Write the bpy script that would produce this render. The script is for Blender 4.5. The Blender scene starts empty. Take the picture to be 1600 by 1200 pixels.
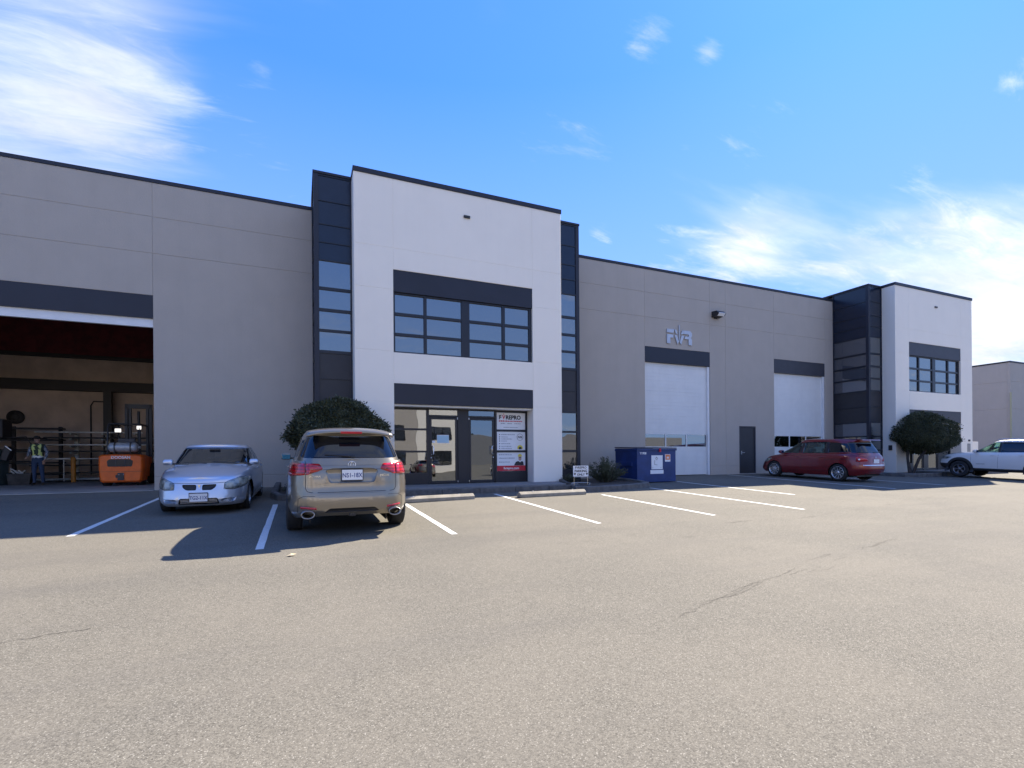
import bpy, bmesh, math, random
from mathutils import Vector, Matrix
from mathutils.bvhtree import BVHTree
random.seed(7)
R = math.radians
scene = bpy.context.scene
C = bpy.data.collections.new('place'); scene.collection.children.link(C)

# ---------------------------------------------------------------- camera
YAW, ROLL, F_PX, CY_PX, EYE = .4052, -.0079, 775.1, 714.4, 1.547
cam_d = bpy.data.cameras.new('camera'); cam = bpy.data.objects.new('camera', cam_d); scene.collection.objects.link(cam)
fw = Vector((math.sin(YAW), math.cos(YAW), 0)); rt = Vector((math.cos(YAW), -math.sin(YAW), 0)); up = Vector((0, 0, 1))
r3 = rt*math.cos(ROLL) + up*math.sin(ROLL); u3 = up*math.cos(ROLL) - rt*math.sin(ROLL)
M = Matrix((r3, u3, -fw)).transposed().to_4x4(); M.translation = (0, 0, EYE)
cam.matrix_world = M
cam_d.sensor_fit = 'HORIZONTAL'; cam_d.sensor_width = 36; cam_d.lens = 36*F_PX/1600
cam_d.shift_y = (CY_PX-600)/1600; cam_d.clip_start = .05; cam_d.clip_end = 3000
scene.camera = cam
try:
    cy = scene.cycles; cy.max_bounces = 7; cy.diffuse_bounces = 4; cy.glossy_bounces = 3; cy.transmission_bounces = 3; cy.transparent_max_bounces = 6; cy.caustics_reflective = False; cy.caustics_refractive = False
except Exception: pass
# ---------------------------------------------------------------- light
SUN = Vector((1.033, .532, 1.0)).normalized()
EL = math.asin(SUN.z); AZ = math.atan2(SUN.x, SUN.y)
sun_d = bpy.data.lights.new('sun', 'SUN'); sun_d.energy = 4.2; sun_d.angle = R(.53); sun_d.color = (1, .90, .74)
sun = bpy.data.objects.new('sun', sun_d); scene.collection.objects.link(sun)
sun.rotation_euler = (-SUN).to_track_quat('-Z', 'Y').to_euler(); sun.location = SUN*60
vs = scene.view_settings
scene.display_settings.display_device = 'sRGB'
vs.view_transform = 'Standard'; vs.look = 'None'; vs.gamma = 1; vs.exposure = 1.82; vs.use_curve_mapping = False
SKY = .127
world = bpy.data.worlds.new('World'); scene.world = world; world.use_nodes = True

class NT:
    """small helper to write node trees"""
    def __init__(s, nt): s.nt = nt; nt.nodes.clear()
    def n(s, t, **k):
        o = s.nt.nodes.new(t)
        for a, b in k.items(): setattr(o, a, b)
        return o
    def put(s, sock, v):
        if v is None: return
        if isinstance(v, bpy.types.NodeSocket): s.nt.links.new(v, sock)
        else:
            if hasattr(sock.default_value, '__len__') and not hasattr(v, '__len__'): v = [v]*len(sock.default_value)
            if hasattr(v, '__len__') and len(v) == 3 and len(sock.default_value) == 4: v = (*v, 1)
            sock.default_value = v
    def m(s, op, a, b=None, c=None, clamp=False):
        o = s.n('ShaderNodeMath', operation=op, use_clamp=clamp)
        s.put(o.inputs[0], a); s.put(o.inputs[1], b); s.put(o.inputs[2], c); return o.outputs[0]
    def v(s, op, a, b=None):
        o = s.n('ShaderNodeVectorMath', operation=op); s.put(o.inputs[0], a); s.put(o.inputs[1], b)
        return o.outputs['Value'] if op in ('DOT_PRODUCT', 'LENGTH', 'DISTANCE') else o.outputs[0]
    def ramp(s, x, a, b, lo=0., hi=1., smooth=True):
        o = s.n('ShaderNodeMapRange'); o.interpolation_type = 'SMOOTHSTEP' if smooth else 'LINEAR'; o.clamp = True
        s.put(o.inputs[0], x); s.put(o.inputs[1], a); s.put(o.inputs[2], b); s.put(o.inputs[3], lo); s.put(o.inputs[4], hi); return o.outputs[0]
    def mix(s, f, a, b, mode='MIX'):
        o = s.n('ShaderNodeMix', data_type='RGBA', blend_type=mode); s.put(o.inputs[0], f); s.put(o.inputs[6], a); s.put(o.inputs[7], b); return o.outputs[2]
    def noise(s, vec, scale, detail=2, rough=.5, dist=0):
        o = s.n('ShaderNodeTexNoise'); s.put(o.inputs['Vector'], vec); s.put(o.inputs['Scale'], scale); s.put(o.inputs['Detail'], detail); s.put(o.inputs['Roughness'], rough); s.put(o.inputs['Distortion'], dist); return o.outputs[0]
    def mapping(s, vec, scale=(1, 1, 1), rot=(0, 0, 0), loc=(0, 0, 0)):
        o = s.n('ShaderNodeMapping'); s.put(o.inputs[0], vec); o.inputs['Scale'].default_value = scale; o.inputs['Rotation'].default_value = rot; o.inputs['Location'].default_value = loc; return o.outputs[0]

def pxdir(u, v):
    d = fw + (u-800)/F_PX*r3 + (CY_PX-v)/F_PX*u3
    return d.normalized()

w = NT(world.node_tree)
sky = w.n('ShaderNodeTexSky', sky_type='NISHITA'); sky.sun_disc = False
sky.sun_elevation = EL; sky.sun_rotation = AZ; sky.air_density = 1.0; sky.dust_density = .35; sky.ozone_density = 3.0; sky.altitude = 50
tc = w.n('ShaderNodeTexCoord'); D = tc.outputs['Generated']
sx = w.n('ShaderNodeSeparateXYZ'); w.put(sx.inputs[0], D); dz = sx.outputs[2]
h = w.m('ADD', w.m('MAXIMUM', dz, 0.0), .12)
px_ = w.m('DIVIDE', sx.outputs[0], h); py_ = w.m('DIVIDE', sx.outputs[1], h)
cb = w.n('ShaderNodeCombineXYZ'); w.put(cb.inputs[0], px_); w.put(cb.inputs[1], py_); P = cb.outputs[0]
warp = w.mapping(P, (.62, 1.15, 1), (0, 0, R(28)))
big = w.noise(warp, 1.5, 10, .60, .55)
fine = w.noise(w.mapping(P, (.7, 2.3, 1), (0, 0, R(-24)), (3, 1, 0)), 4.6, 9, .66, .5)
def blob(u, v, sharp, amp):
    d = w.v('DOT_PRODUCT', D, tuple(pxdir(u, v)))
    return w.m('MULTIPLY', w.m('POWER', w.m('MAXIMUM', d, 0.0), sharp), amp)
bias = None
BL = [(-30, 175, 60, .20), (110, 75, 110, .17), (235, 110, 260, .16), (160, 205, 400, .15), (1170, 392, 290, .27), (1040, 405, 500, .16), (1330, 425, 300, .12), (1500, 440, 160, .18), (1430, 300, 700, .18), (1500, 330, 700, .10),
          (1640, 560, 70, .28), (1180, 215, 900, .16), (1000, 72, 1400, .24), (1590, 128, 2200, .26), (410, 105, 2600, .16), (420, 235, 700, .13), (940, 368, 2200, .20), (1110, 75, 4000, .2), (1070, 238, 4000, .15)]
for b in BL:
    x = blob(*b); bias = x if bias is None else w.m('ADD', bias, x)
    if b[2] <= 300: wash = x if b is BL[0] else w.m('ADD', wash, x)
wide = w.noise(w.mapping(P, (1, 1, 1), (0, 0, 0), (7, 3, 0)), .45, 2, .5)     # cloud fields carry on outside the frame, thickened there to add neutral fill light
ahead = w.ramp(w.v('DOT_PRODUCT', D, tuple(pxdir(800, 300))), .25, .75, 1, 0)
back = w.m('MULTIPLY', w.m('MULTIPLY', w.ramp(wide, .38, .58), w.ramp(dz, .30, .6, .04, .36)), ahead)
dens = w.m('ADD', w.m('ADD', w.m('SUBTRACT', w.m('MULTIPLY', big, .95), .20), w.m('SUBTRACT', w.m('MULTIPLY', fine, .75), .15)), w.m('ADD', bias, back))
hz = w.ramp(dz, .0, .38, .09, 0.0)
dens = w.m('ADD', dens, hz)
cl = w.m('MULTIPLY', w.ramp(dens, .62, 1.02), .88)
veil = w.noise(w.mapping(P, (.45, 1.5, 1), (0, 0, R(12)), (1, 5, 0)), 1.3, 6, .55, .4)
veil = w.m('MULTIPLY', w.ramp(w.m('ADD', veil, w.m('ADD', w.m('MULTIPLY', wash, 1.0), hz)), .56, .96), .66)
cl = w.m('SUBTRACT', w.m('ADD', cl, veil), w.m('MULTIPLY', cl, veil))
sunw = w.m('POWER', w.m('MAXIMUM', w.v('DOT_PRODUCT', D, tuple(SUN)), 0.0), 5.0)
shade = w.ramp(w.noise(P, 3.0, 5, .6), .3, .7, .80, 1.0)
cc = w.mix(sunw, (2.3, 2.45, 2.75), (3.2, 3.2, 3.15))
cc = w.mix(1.0, cc, shade, 'MULTIPLY')
skyc = w.mix(1.0, sky.outputs[0], (.80, 1.25, 1.75), 'MULTIPLY')
den = w.mix(1.0, w.mix(1.0, skyc, (1/.80, 1/1.9, 1/5.5), 'MULTIPLY'), (1.55, 1.22, 1.0), 'ADD')
skyc = w.mix(1.0, w.mix(1.0, skyc, den, 'DIVIDE'), (.72, .86, 1.0), 'MULTIPLY')                              # film-like shoulder: the air round the sun stays blue
haze = w.ramp(dz, 0.0, .60, .80, 0.0, False)
skyc = w.mix(haze, skyc, (1.30, 1.80, 2.55))
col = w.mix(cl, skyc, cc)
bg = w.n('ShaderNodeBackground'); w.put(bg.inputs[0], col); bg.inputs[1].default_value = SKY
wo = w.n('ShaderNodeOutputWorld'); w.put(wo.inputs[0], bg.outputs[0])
SKYNODES = (skyc, cc)

# ---------------------------------------------------------------- materials
MAT = {}
def mat(name, col=(.5, .5, .5), rough=.6, metal=0., var=0., vscale=3., bump=0., bscale=60., coat=0., spec=.5, streak=0., emit=None, speck=0.):
    if name in MAT: return MAT[name]
    m = bpy.data.materials.new(name); m.use_nodes = True; t = NT(m.node_tree); MAT[name] = m
    b = t.n('ShaderNodeBsdfPrincipled'); o = t.n('ShaderNodeOutputMaterial'); t.put(o.inputs[0], b.outputs[0])
    geo = t.n('ShaderNodeNewGeometry'); P = geo.outputs['Position']
    c = (*col, 1)
    if var:
        f = t.ramp(t.noise(P, vscale, 6, .6), .3, .7)
        c = t.mix(f, tuple(x*(1-var) for x in col), tuple(min(1, x*(1+var)) for x in col))
    if streak:
        f = t.ramp(t.noise(t.mapping(P, (2.2, 2.2, .16)), 1.3, 5, .65), .42, .78, 0, streak)
        c = t.mix(f, c, tuple(x*.72 for x in col))
    if speck:
        f = t.ramp(t.noise(P, 90, 3, .6), .35, .7, 0, speck); c = t.mix(f, c, tuple(x*.55 for x in col))
    t.put(b.inputs['Base Color'], c)
    b.inputs['Roughness'].default_value = rough; b.inputs['Metallic'].default_value = metal
    b.inputs['Specular IOR Level'].default_value = spec
    if coat: b.inputs['Coat Weight'].default_value = coat; b.inputs['Coat Roughness'].default_value = .04
    if bump:
        bn = t.n('ShaderNodeBump'); bn.inputs['Strength'].default_value = bump; bn.inputs['Distance'].default_value = .01
        t.put(bn.inputs['Height'], t.noise(P, bscale, 4, .6)); t.put(b.inputs['Normal'], bn.outputs[0])
    if emit: b.inputs['Emission Color'].default_value = (*emit[0], 1); b.inputs['Emission Strength'].default_value = emit[1]
    return m

def glass(name, tint=(.1, .12, .14), refl=.3, gcol=(.8, .88, 1.), thru=None, rough=.0, wav=.0):
    """coated glass: mirror part + either see-through tint or a dark body"""
    if name in MAT: return MAT[name]
    m = bpy.data.materials.new(name); m.use_nodes = True; t = NT(m.node_tree); MAT[name] = m
    g = t.n('ShaderNodeBsdfGlossy'); t.put(g.inputs[0], gcol); g.inputs['Roughness'].default_value = rough
    if thru is None:
        d = t.n('ShaderNodeBsdfDiffuse'); t.put(d.inputs[0], tint)
    else:
        d = t.n('ShaderNodeBsdfTransparent'); t.put(d.inputs[0], thru)
    if wav:
        geo = t.n('ShaderNodeNewGeometry'); bn = t.n('ShaderNodeBump'); bn.inputs['Strength'].default_value = wav; bn.inputs['Distance'].default_value = .02
        t.put(bn.inputs['Height'], t.noise(geo.outputs['Position'], 1.1, 1, .4)); t.put(g.inputs['Normal'], bn.outputs[0])
    fr = t.n('ShaderNodeFresnel'); fr.inputs[0].default_value = 1.5
    f = t.m('ADD', t.m('MULTIPLY', fr.outputs[0], .9), refl, clamp=True)
    mx = t.n('ShaderNodeMixShader'); t.put(mx.inputs[0], f); t.nt.links.new(d.outputs[0], mx.inputs[1]); t.nt.links.new(g.outputs[0], mx.inputs[2])
    o = t.n('ShaderNodeOutputMaterial'); t.put(o.inputs[0], mx.outputs[0]); return m

def asphalt_mat():
    m = bpy.data.materials.new('asphalt'); m.use_nodes = True; t = NT(m.node_tree); MAT['asphalt'] = m
    b = t.n('ShaderNodeBsdfPrincipled'); o = t.n('ShaderNodeOutputMaterial'); t.put(o.inputs[0], b.outputs[0])
    geo = t.n('ShaderNodeNewGeometry'); P = geo.outputs['Position']
    vo = t.n('ShaderNodeTexVoronoi'); t.put(vo.inputs['Vector'], P); vo.inputs['Scale'].default_value = 150
    vsep = t.n('ShaderNodeSeparateColor'); t.put(vsep.inputs[0], vo.outputs['Color'])
    stone = vsep.outputs[0]                                        # one value per stone of the aggregate
    base = t.mix(t.ramp(stone, .0, .95, smooth=False), (.070, .066, .056), (.190, .178, .149))
    base = t.mix(t.ramp(vsep.outputs[1], .93, .98), base, (.31, .295, .255))     # pale chips
    base = t.mix(t.ramp(vo.outputs['Distance'], .35, .75, 0, .35), base, (.055, .050, .045))
    vo2 = t.n('ShaderNodeTexVoronoi'); t.put(vo2.inputs['Vector'], P); vo2.inputs['Scale'].default_value = 70
    s2 = t.n('ShaderNodeSeparateColor'); t.put(s2.inputs[0], vo2.outputs['Color'])
    base = t.mix(t.ramp(s2.outputs[0], .1, .9, 0, .32, smooth=False), base, (.205, .190, .158))
    patch = t.noise(P, .35, 7, .62)
    base = t.mix(t.ramp(patch, .38, .62, 0, .28), base, (.200, .181, .148))
    drive = t.noise(t.mapping(P, (.12, .75, 1), (0, 0, R(-4))), 1.0, 6, .6)     # tyre tracks run along the lot
    base = t.mix(t.ramp(drive, .46, .74, 0, .30), base, (.085, .082, .08))
    oil = t.noise(P, 1.7, 4, .55)
    base = t.mix(t.ramp(oil, .70, .80, 0, .45), base, (.06, .058, .056))
    base = t.mix(t.ramp(s2.outputs[1], .6, .95, 0, .22), base, (.085, .080, .068))
    t.put(b.inputs['Base Color'], base)
    b.inputs['Roughness'].default_value = .92; b.inputs['Specular IOR Level'].default_value = .12
    hgt = t.m('ADD', t.m('MULTIPLY', vo.outputs['Distance'], -.7), t.m('MULTIPLY', t.noise(P, 30, 4, .6), .8))
    bn = t.n('ShaderNodeBump'); bn.inputs['Strength'].default_value = .35; bn.inputs['Distance'].default_value = .003
    t.put(bn.inputs['Height'], hgt); t.put(b.inputs['Normal'], bn.outputs[0])
    return m
asphalt_mat()
mat('wall_grey', (.435, .385, .330), .85, var=.025, vscale=1.3, bump=.6, bscale=34, streak=.13)
mat('wall_white', (.88, .81, .70), .8, var=.015, vscale=.9, bump=.3, bscale=34, streak=.07)
mat('navy', (.013, .014, .024), .5, var=.12, vscale=1.2, bump=.12, bscale=40)
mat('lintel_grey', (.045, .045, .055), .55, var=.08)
mat('charcoal', (.026, .024, .027), .5, var=.1)
mat('frame_dark', (.011, .012, .018), .4, spec=.5)
mat('spandrel_blue', (.010, .016, .032), .22, var=.1, bump=.05, bscale=3)
mat('door_white', (.72, .71, .68), .45, var=.03, vscale=2, streak=.16)
mat('trim_white', (.74, .74, .73), .5, var=.04)
mat('concrete', (.33, .32, .30), .9, var=.14, vscale=2.5, bump=.6, bscale=45, speck=.3)
mat('stop_concrete', (.30, .27, .215), .9, var=.2, vscale=4, bump=.7, bscale=40, speck=.45)
mat('walk', (.22, .21, .20), .9, var=.16, vscale=2.5, bump=.6, bscale=45, speck=.3)
mat('kerb', (.13, .125, .12), .9, var=.3, vscale=5, bump=.9, bscale=30, speck=.5)
mat('black_kerb', (.055, .055, .055), .85, var=.4, vscale=6, bump=.9, bscale=25)
mat('soil', (.060, .045, .034), .95, var=.4, vscale=8, bump=1, bscale=30)
mat('paint_line', (.72, .72, .70), .7, var=.07, vscale=9, bump=.5, bscale=90, speck=.6)
mat('steel', (.45, .45, .46), .35, 1., var=.1)
mat('chrome', (.85, .85, .86), .12, 1.)
mat('rubber', (.018, .018, .019), .75, bump=.4, bscale=80)
mat('plastic_black', (.02, .02, .022), .45)
mat('interior_dark', (.03, .03, .032), .8)
mat('seat_cloth', (.11, .11, .115), .9)
mat('white_print', (.78, .79, .80), .5, var=.02)
mat('ink_black', (.02, .02, .025), .5)
mat('ink_grey', (.34, .35, .39), .6)
mat('ink_red', (.55, .02, .04), .5)
mat('far_grey', (.17, .17, .175), .8, var=.1)
mat('warehouse_wall', (.56, .44, .36), .9, var=.15, vscale=1)
mat('beam_dark', (.03, .027, .026), .6)
mat('roof_red', (.12, .014, .018), .7, var=.3)
mat('slab', (.27, .26, .25), .75, var=.25, vscale=1.5)
mat('roof_top', (.3, .3, .3), .9)
glass('glass_window', (.030, .034, .038), .24, (.86, .86, .84), wav=.3)
glass('glass_store', refl=.20, gcol=(.84, .9, .95), thru=(.22, .24, .25), wav=.15)
glass('glass_flank', (.05, .053, .06), .13, (.8, .82, .9), wav=.1)
glass('glass_door_pane', refl=.28, gcol=(.85, .9, .95), thru=(.25, .27, .28))
glass('car_glass', refl=.15, gcol=(.85, .93, 1), thru=(.07, .10, .115))
glass('car_glass_dark', (.006, .008, .012), .02, (.9, .95, 1))
glass('car_glass_green', refl=.04, gcol=(.8, .95, .95), thru=(.30, .40, .38))

# ---------------------------------------------------------------- mesh helpers
class MB:
    def __init__(s): s.v = []; s.f = []; s.mi = []; s.sm = []
    def add(s, vs, fs, mi=0, smooth=False):
        o = len(s.v); s.v += [tuple(p) for p in vs]; s.f += [tuple(i+o for i in f) for f in fs]; s.mi += [mi]*len(fs); s.sm += [smooth]*len(fs)
        return s
    def box(s, x0, x1, y0, y1, z0, z1, mi=0, ch=0., sides='LRBT'):
        """box; ch chamfers the edges of its front (low y) face named in sides"""
        if not ch:
            vs = [(x0, y0, z0), (x1, y0, z0), (x1, y1, z0), (x0, y1, z0), (x0, y0, z1), (x1, y0, z1), (x1, y1, z1), (x0, y1, z1)]
            fs = [(0, 1, 5, 4), (1, 2, 6, 5), (2, 3, 7, 6), (3, 0, 4, 7), (4, 5, 6, 7), (3, 2, 1, 0)]
            return s.add(vs, fs, mi)
        l = ch if 'L' in sides else 0; r = ch if 'R' in sides else 0; b = ch if 'B' in sides else 0; t = ch if 'T' in sides else 0
        vs = [(x0+l, y0, z0+b), (x1-r, y0, z0+b), (x1-r, y0, z1-t), (x0+l, y0, z1-t), (x0, y0+ch, z0), (x1, y0+ch, z0), (x1, y0+ch, z1), (x0, y0+ch, z1),
              (x0, y1, z0), (x1, y1, z0), (x1, y1, z1), (x0, y1, z1)]
        fs = [(0, 1, 2, 3), (4, 5, 1, 0), (5, 6, 2, 1), (6, 7, 3, 2), (7, 4, 0, 3), (8, 9, 5, 4), (9, 10, 6, 5), (10, 11, 7, 6), (11, 8, 4, 7), (11, 10, 9, 8)]
        return s.add(vs, fs, mi)
    def prism(s, pts, h0, h1, axis='z', mi=0):
        """extrude a 2D polygon; axis z: (x,y), y: (x,z), x: (y,z)"""
        def mk(p, h): return (p[0], p[1], h) if axis == 'z' else ((p[0], h, p[1]) if axis == 'y' else (h, p[0], p[1]))
        n = len(pts); vs = [mk(p, h0) for p in pts]+[mk(p, h1) for p in pts]
        fs = [tuple(range(n)), tuple(range(2*n-1, n-1, -1))]+[(i, i+n, (i+1) % n+n, (i+1) % n) for i in range(n)]
        return s.add(vs, fs, mi)
    def tube(s, pts, r, seg=8, mi=0, cap=True, smooth=True):
        pts = [Vector(p) for p in pts]; n = len(pts); rr = r if hasattr(r, '__len__') else [r]*n; vs = []; ref = None
        for i, p in enumerate(pts):
            d = (pts[min(i+1, n-1)]-pts[max(i-1, 0)]).normalized()
            a = d.cross(Vector((0, 0, 1)) if abs(d.z) < .9 else Vector((1, 0, 0))).normalized() if ref is None else (ref-d*ref.dot(d)).normalized()
            ref = a; b = d.cross(a)
            for k in range(seg):
                an = 2*math.pi*k/seg; vs.append(p+(a*math.cos(an)+b*math.sin(an))*rr[i])
        fs = [(i*seg+k, i*seg+(k+1) % seg, (i+1)*seg+(k+1) % seg, (i+1)*seg+k) for i in range(n-1) for k in range(seg)]
        s.add(vs, fs, mi, smooth)
        if cap: s.add(vs[:seg], [tuple(range(seg))[::-1]], mi); s.add(vs[-seg:], [tuple(range(seg))], mi)
        return s
    def lathe(s, prof, axis='y', c=(0, 0, 0), seg=32, mi=0, smooth=True):
        """prof: (radius, along) pairs"""
        vs = []
        for r, a in prof:
            for k in range(seg):
                an = 2*math.pi*k/seg; x, z = r*math.cos(an), r*math.sin(an)
                p = {'y': (x, a, z), 'x': (a, x, z), 'z': (x, z, a)}[axis]; vs.append((p[0]+c[0], p[1]+c[1], p[2]+c[2]))
        fs = [(i*seg+k, i*seg+(k+1) % seg, (i+1)*seg+(k+1) % seg, (i+1)*seg+k) for i in range(len(prof)-1) for k in range(seg)]
        return s.add(vs, fs, mi, smooth)
    def sphere(s, c, r, seg=12, rings=8, mi=0):
        rx, ry, rz = r if hasattr(r, '__len__') else (r, r, r); vs = [(c[0], c[1], c[2]-rz)]
        for i in range(1, rings):
            a = math.pi*i/rings
            for k in range(seg):
                b = 2*math.pi*k/seg; vs.append((c[0]+rx*math.sin(a)*math.cos(b), c[1]+ry*math.sin(a)*math.sin(b), c[2]-rz*math.cos(a)))
        vs.append((c[0], c[1], c[2]+rz)); L = len(vs)-1
        fs = [(0, 1+(k+1) % seg, 1+k) for k in range(seg)]+[(1+i*seg+k, 1+i*seg+(k+1) % seg, 1+(i+1)*seg+(k+1) % seg, 1+(i+1)*seg+k) for i in range(rings-2) for k in range(seg)]
        fs += [(L, 1+(rings-2)*seg+k, 1+(rings-2)*seg+(k+1) % seg) for k in range(seg)]
        return s.add(vs, fs, mi, True)
    def build(s, name, m, parent=None, bevel=0., loc=None, fix=True):
        me = bpy.data.meshes.new(name); me.from_pydata(s.v, [], s.f)
        for x in (m if isinstance(m, (list, tuple)) else [m]): me.materials.append(MAT[x] if isinstance(x, str) else x)
        me.polygons.foreach_set('material_index', s.mi); me.polygons.foreach_set('use_smooth', s.sm)
        if fix or bevel:
            bm = bmesh.new(); bm.from_mesh(me)
            if fix: bmesh.ops.recalc_face_normals(bm, faces=bm.faces)
            if bevel:
                es = [e for e in bm.edges if len(e.link_faces) == 2 and e.calc_face_angle(0) > .6]
                bmesh.ops.bevel(bm, geom=es, offset=bevel, segments=2, profile=.6, affect='EDGES', clamp_overlap=True)
            bm.to_mesh(me); bm.free()
        me.update()
        o = bpy.data.objects.new(name, me); C.objects.link(o)
        if loc: o.location = loc
        if parent: o.parent = parent
        return o

def tag(o, label=None, cat=None, group=None, kind=None):
    if label: o['label'] = label
    if cat: o['category'] = cat
    if group: o['group'] = group
    if kind: o['kind'] = kind
    return o
def empty(name, loc=(0, 0, 0), rz=0., label=None, cat=None, group=None):
    o = bpy.data.objects.new(name, None); C.objects.link(o); o.location = loc; o.rotation_euler.z = rz; o.empty_display_size = .2
    return tag(o, label, cat, group)
def kids(o): return [c for c in list(C.objects) if c.parent == o]
def copy_tree(o, parent=None):
    c = o.copy(); C.objects.link(c)
    if parent: c.parent = parent
    for k in kids(o): copy_tree(k, c)
    return c
def text(body, size, m, parent, loc, rot=(R(90), 0, 0), name='lettering', extrude=.001, bold=0., sx=1., align='LEFT'):
    cu = bpy.data.curves.new(name, 'FONT'); cu.body = body; cu.size = size; cu.extrude = extrude; cu.align_x = align; cu.offset = bold; cu.resolution_u = 3
    t = bpy.data.objects.new(name, cu); scene.collection.objects.link(t)
    me = bpy.data.meshes.new_from_object(t.evaluated_get(bpy.context.evaluated_depsgraph_get())); me.name = name
    bpy.data.objects.remove(t)
    me.materials.clear(); me.materials.append(MAT[m])
    o = bpy.data.objects.new(name, me); C.objects.link(o); o.location = loc; o.rotation_euler = rot; o.scale = (sx, 1, 1)
    if parent: o.parent = parent
    return o
def gz(x, y):
    """height of the asphalt"""
    return .037*max(-9., min(y, 17.6))

# ---------------------------------------------------------------- ground
ys = [-900, -200, -60, -20, -9]+[-9+i*1.33 for i in range(1, 20)]+[17.6, 24, 60, 200, 900]
ys = sorted(set(ys)); xs_ = [-900, -200, -60, -20, 0, 20, 40, 80, 200, 900]
g = MB(); vs_ = [(x, y, gz(x, y)) for y in ys for x in xs_]; nx = len(xs_)
g.add(vs_, [(j*nx+i, j*nx+i+1, (j+1)*nx+i+1, (j+1)*nx+i) for j in range(len(ys)-1) for i in range(nx-1)], 0, True)
ground = g.build('parking_lot', 'asphalt'); tag(ground, kind='structure')
def strip(pts, width, dz, name, m, parent=None, kind=None):
    """ribbon lying on the asphalt"""
    b = MB(); L = []
    for i, p in enumerate(pts):
        a = Vector(pts[max(0, i-1)]); c = Vector(pts[min(len(pts)-1, i+1)]); d = (c-a).normalized(); n = Vector((-d.y, d.x))
        wd = width[i] if hasattr(width, '__len__') else width
        for s in (-.5, .5): q = Vector(p)+n*wd*s; L.append((q.x, q.y, gz(q.x, q.y)+dz))
    b.add(L, [(2*i, 2*i+1, 2*i+3, 2*i+2) for i in range(len(pts)-1)])
    o = b.build(name, m, parent, fix=True)
    if kind: tag(o, kind=kind)
    return o
lines = [(-3.30, 9.84, 15.4, 'from the open warehouse door past the silver sedan'), (-.52, 7.75, 12.9, 'between the silver sedan and the bronze SUV'), (2.33, 7.85, 12.0, 'right of the bronze SUV'),
         (5.16, 7.9, 13.3, 'running between the two concrete wheel stops'), (8.0, 7.9, 12.1, 'ending in front of the kerbed plant bed'), (10.67, 7.85, 13.3, 'ending just in front of the blue dumpster'),
         (13.4, 10.15, 15.1, 'right of the blue dumpster'), (18.45, 10.25, 17.4, 'along the left side of the red minivan'), (21.9, 10.5, 15.6, 'right of the red minivan')]
for x, y0, y1, what in lines:
    n = 14; pts = [(x+random.uniform(-.004, .004), y0+(y1-y0)*i/n) for i in range(n+1)]
    o = strip(pts, [.105+random.uniform(-.006, .006) for _ in pts], .004, 'parking_line', 'paint_line')
    tag(o, 'white painted stall line '+what, 'parking line', 'white stall lines on the asphalt')
mat('crack', (.085, .077, .065), .95)
def crack(a, b, n, jit, wd):
    pts = []; off = 0
    for i in range(n+1):
        t = i/n; off += random.uniform(-jit, jit); off *= .85
        p = Vector(a).lerp(Vector(b), t); d = (Vector(b)-Vector(a)).normalized(); pts.append((p.x-d.y*off+random.uniform(-.012, .012), p.y+d.x*off+random.uniform(-.012, .012)))
    return strip(pts, [wd*random.uniform(.15, 1) for _ in pts], .003, 'asphalt_crack', 'crack', ground)

# ---------------------------------------------------------------- the building
WY, CYP, TY, Z0 = 17.6, 15.79, 15.18, .66
wh = empty('warehouse', (0, 0, 0), 0, 'long grey warehouse with white office towers, dark glass corners and a row of overhead doors', 'building')
def panel(boxes, m='wall_grey', y=WY, th=.2, ch=.011, name='wall_panel', parent=None):
    b = MB()
    for x0, x1, z0, z1, *s in boxes: b.box(x0, x1, y, y+th, z0, z1, ch=ch, sides=(s[0] if s else 'LRBT'))
    return b.build(name, m, parent or wh)
ROWS = [(Z0-.06, 1.05), (1.05, 7.64), (7.64, 8.72), (8.72, 9.73)]
for x0, x1 in [(-22., -15.0), (-3.93, .44), (9.52, 13.9), (17.62, 18.6)]:
    for z0, z1 in ROWS: panel([(x0, x1, z0, z1)])
for x0, x1, zt in [(-15.0, -9.4, 6.40), (-9.4, -3.93, 6.40), (13.9, 17.62, 6.36), (21.83, 25.6, 6.36)]:
    panel([(x0, x1, zt, 7.64)]); panel([(x0, x1, 7.64, 8.72)]); panel([(x0, x1, 8.72, 9.73)])
panel([(18.6, 19.44, Z0-.06, 1.05, 'LTB')]); panel([(20.54, 21.83, Z0-.06, 1.05, 'RTB')])
panel([(18.6, 19.44, 1.05, 2.96, 'LB'), (20.54, 21.83, 1.05, 2.96, 'RB'), (18.6, 21.83, 2.96, 7.64, 'LRT')])
for z0, z1 in ROWS[2:]: panel([(18.6, 21.83, z0, z1)])
for z0, z1 in ROWS: panel([(25.6, 26.28, z0, z1)])
def coping(x0, x1, y0, y1, z, hgt=.11, over=.03):
    MB().box(x0-over, x1+over, y0-over, y1+over, z, z+hgt).build('coping', 'navy', wh, bevel=.006)
coping(-22, .44, WY, WY+.26, 9.73, over=.02); coping(9.55, 26.24, WY, WY+.26, 9.73, over=.02)
# lintel bands over the doors
for x0, x1, z0, z1, m in [(-15.0, -3.93, 5.72, 6.40, 'navy'), (13.9, 17.62, 5.69, 6.36, 'navy'), (21.83, 25.6, 5.68, 6.36, 'lintel_grey')]:
    MB().box(x0, x1, WY+.004, WY+.2, z0, z1).build('lintel', m, wh)
# door reveals (jamb linings) and trims
for x0, x1 in [(13.9, 17.62), (21.83, 25.6)]:
    MB().box(x1-.13, x1-.005, WY+.035, WY+.2, Z0, 5.68).build('door_jamb', 'trim_white', wh, bevel=.006)
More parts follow.
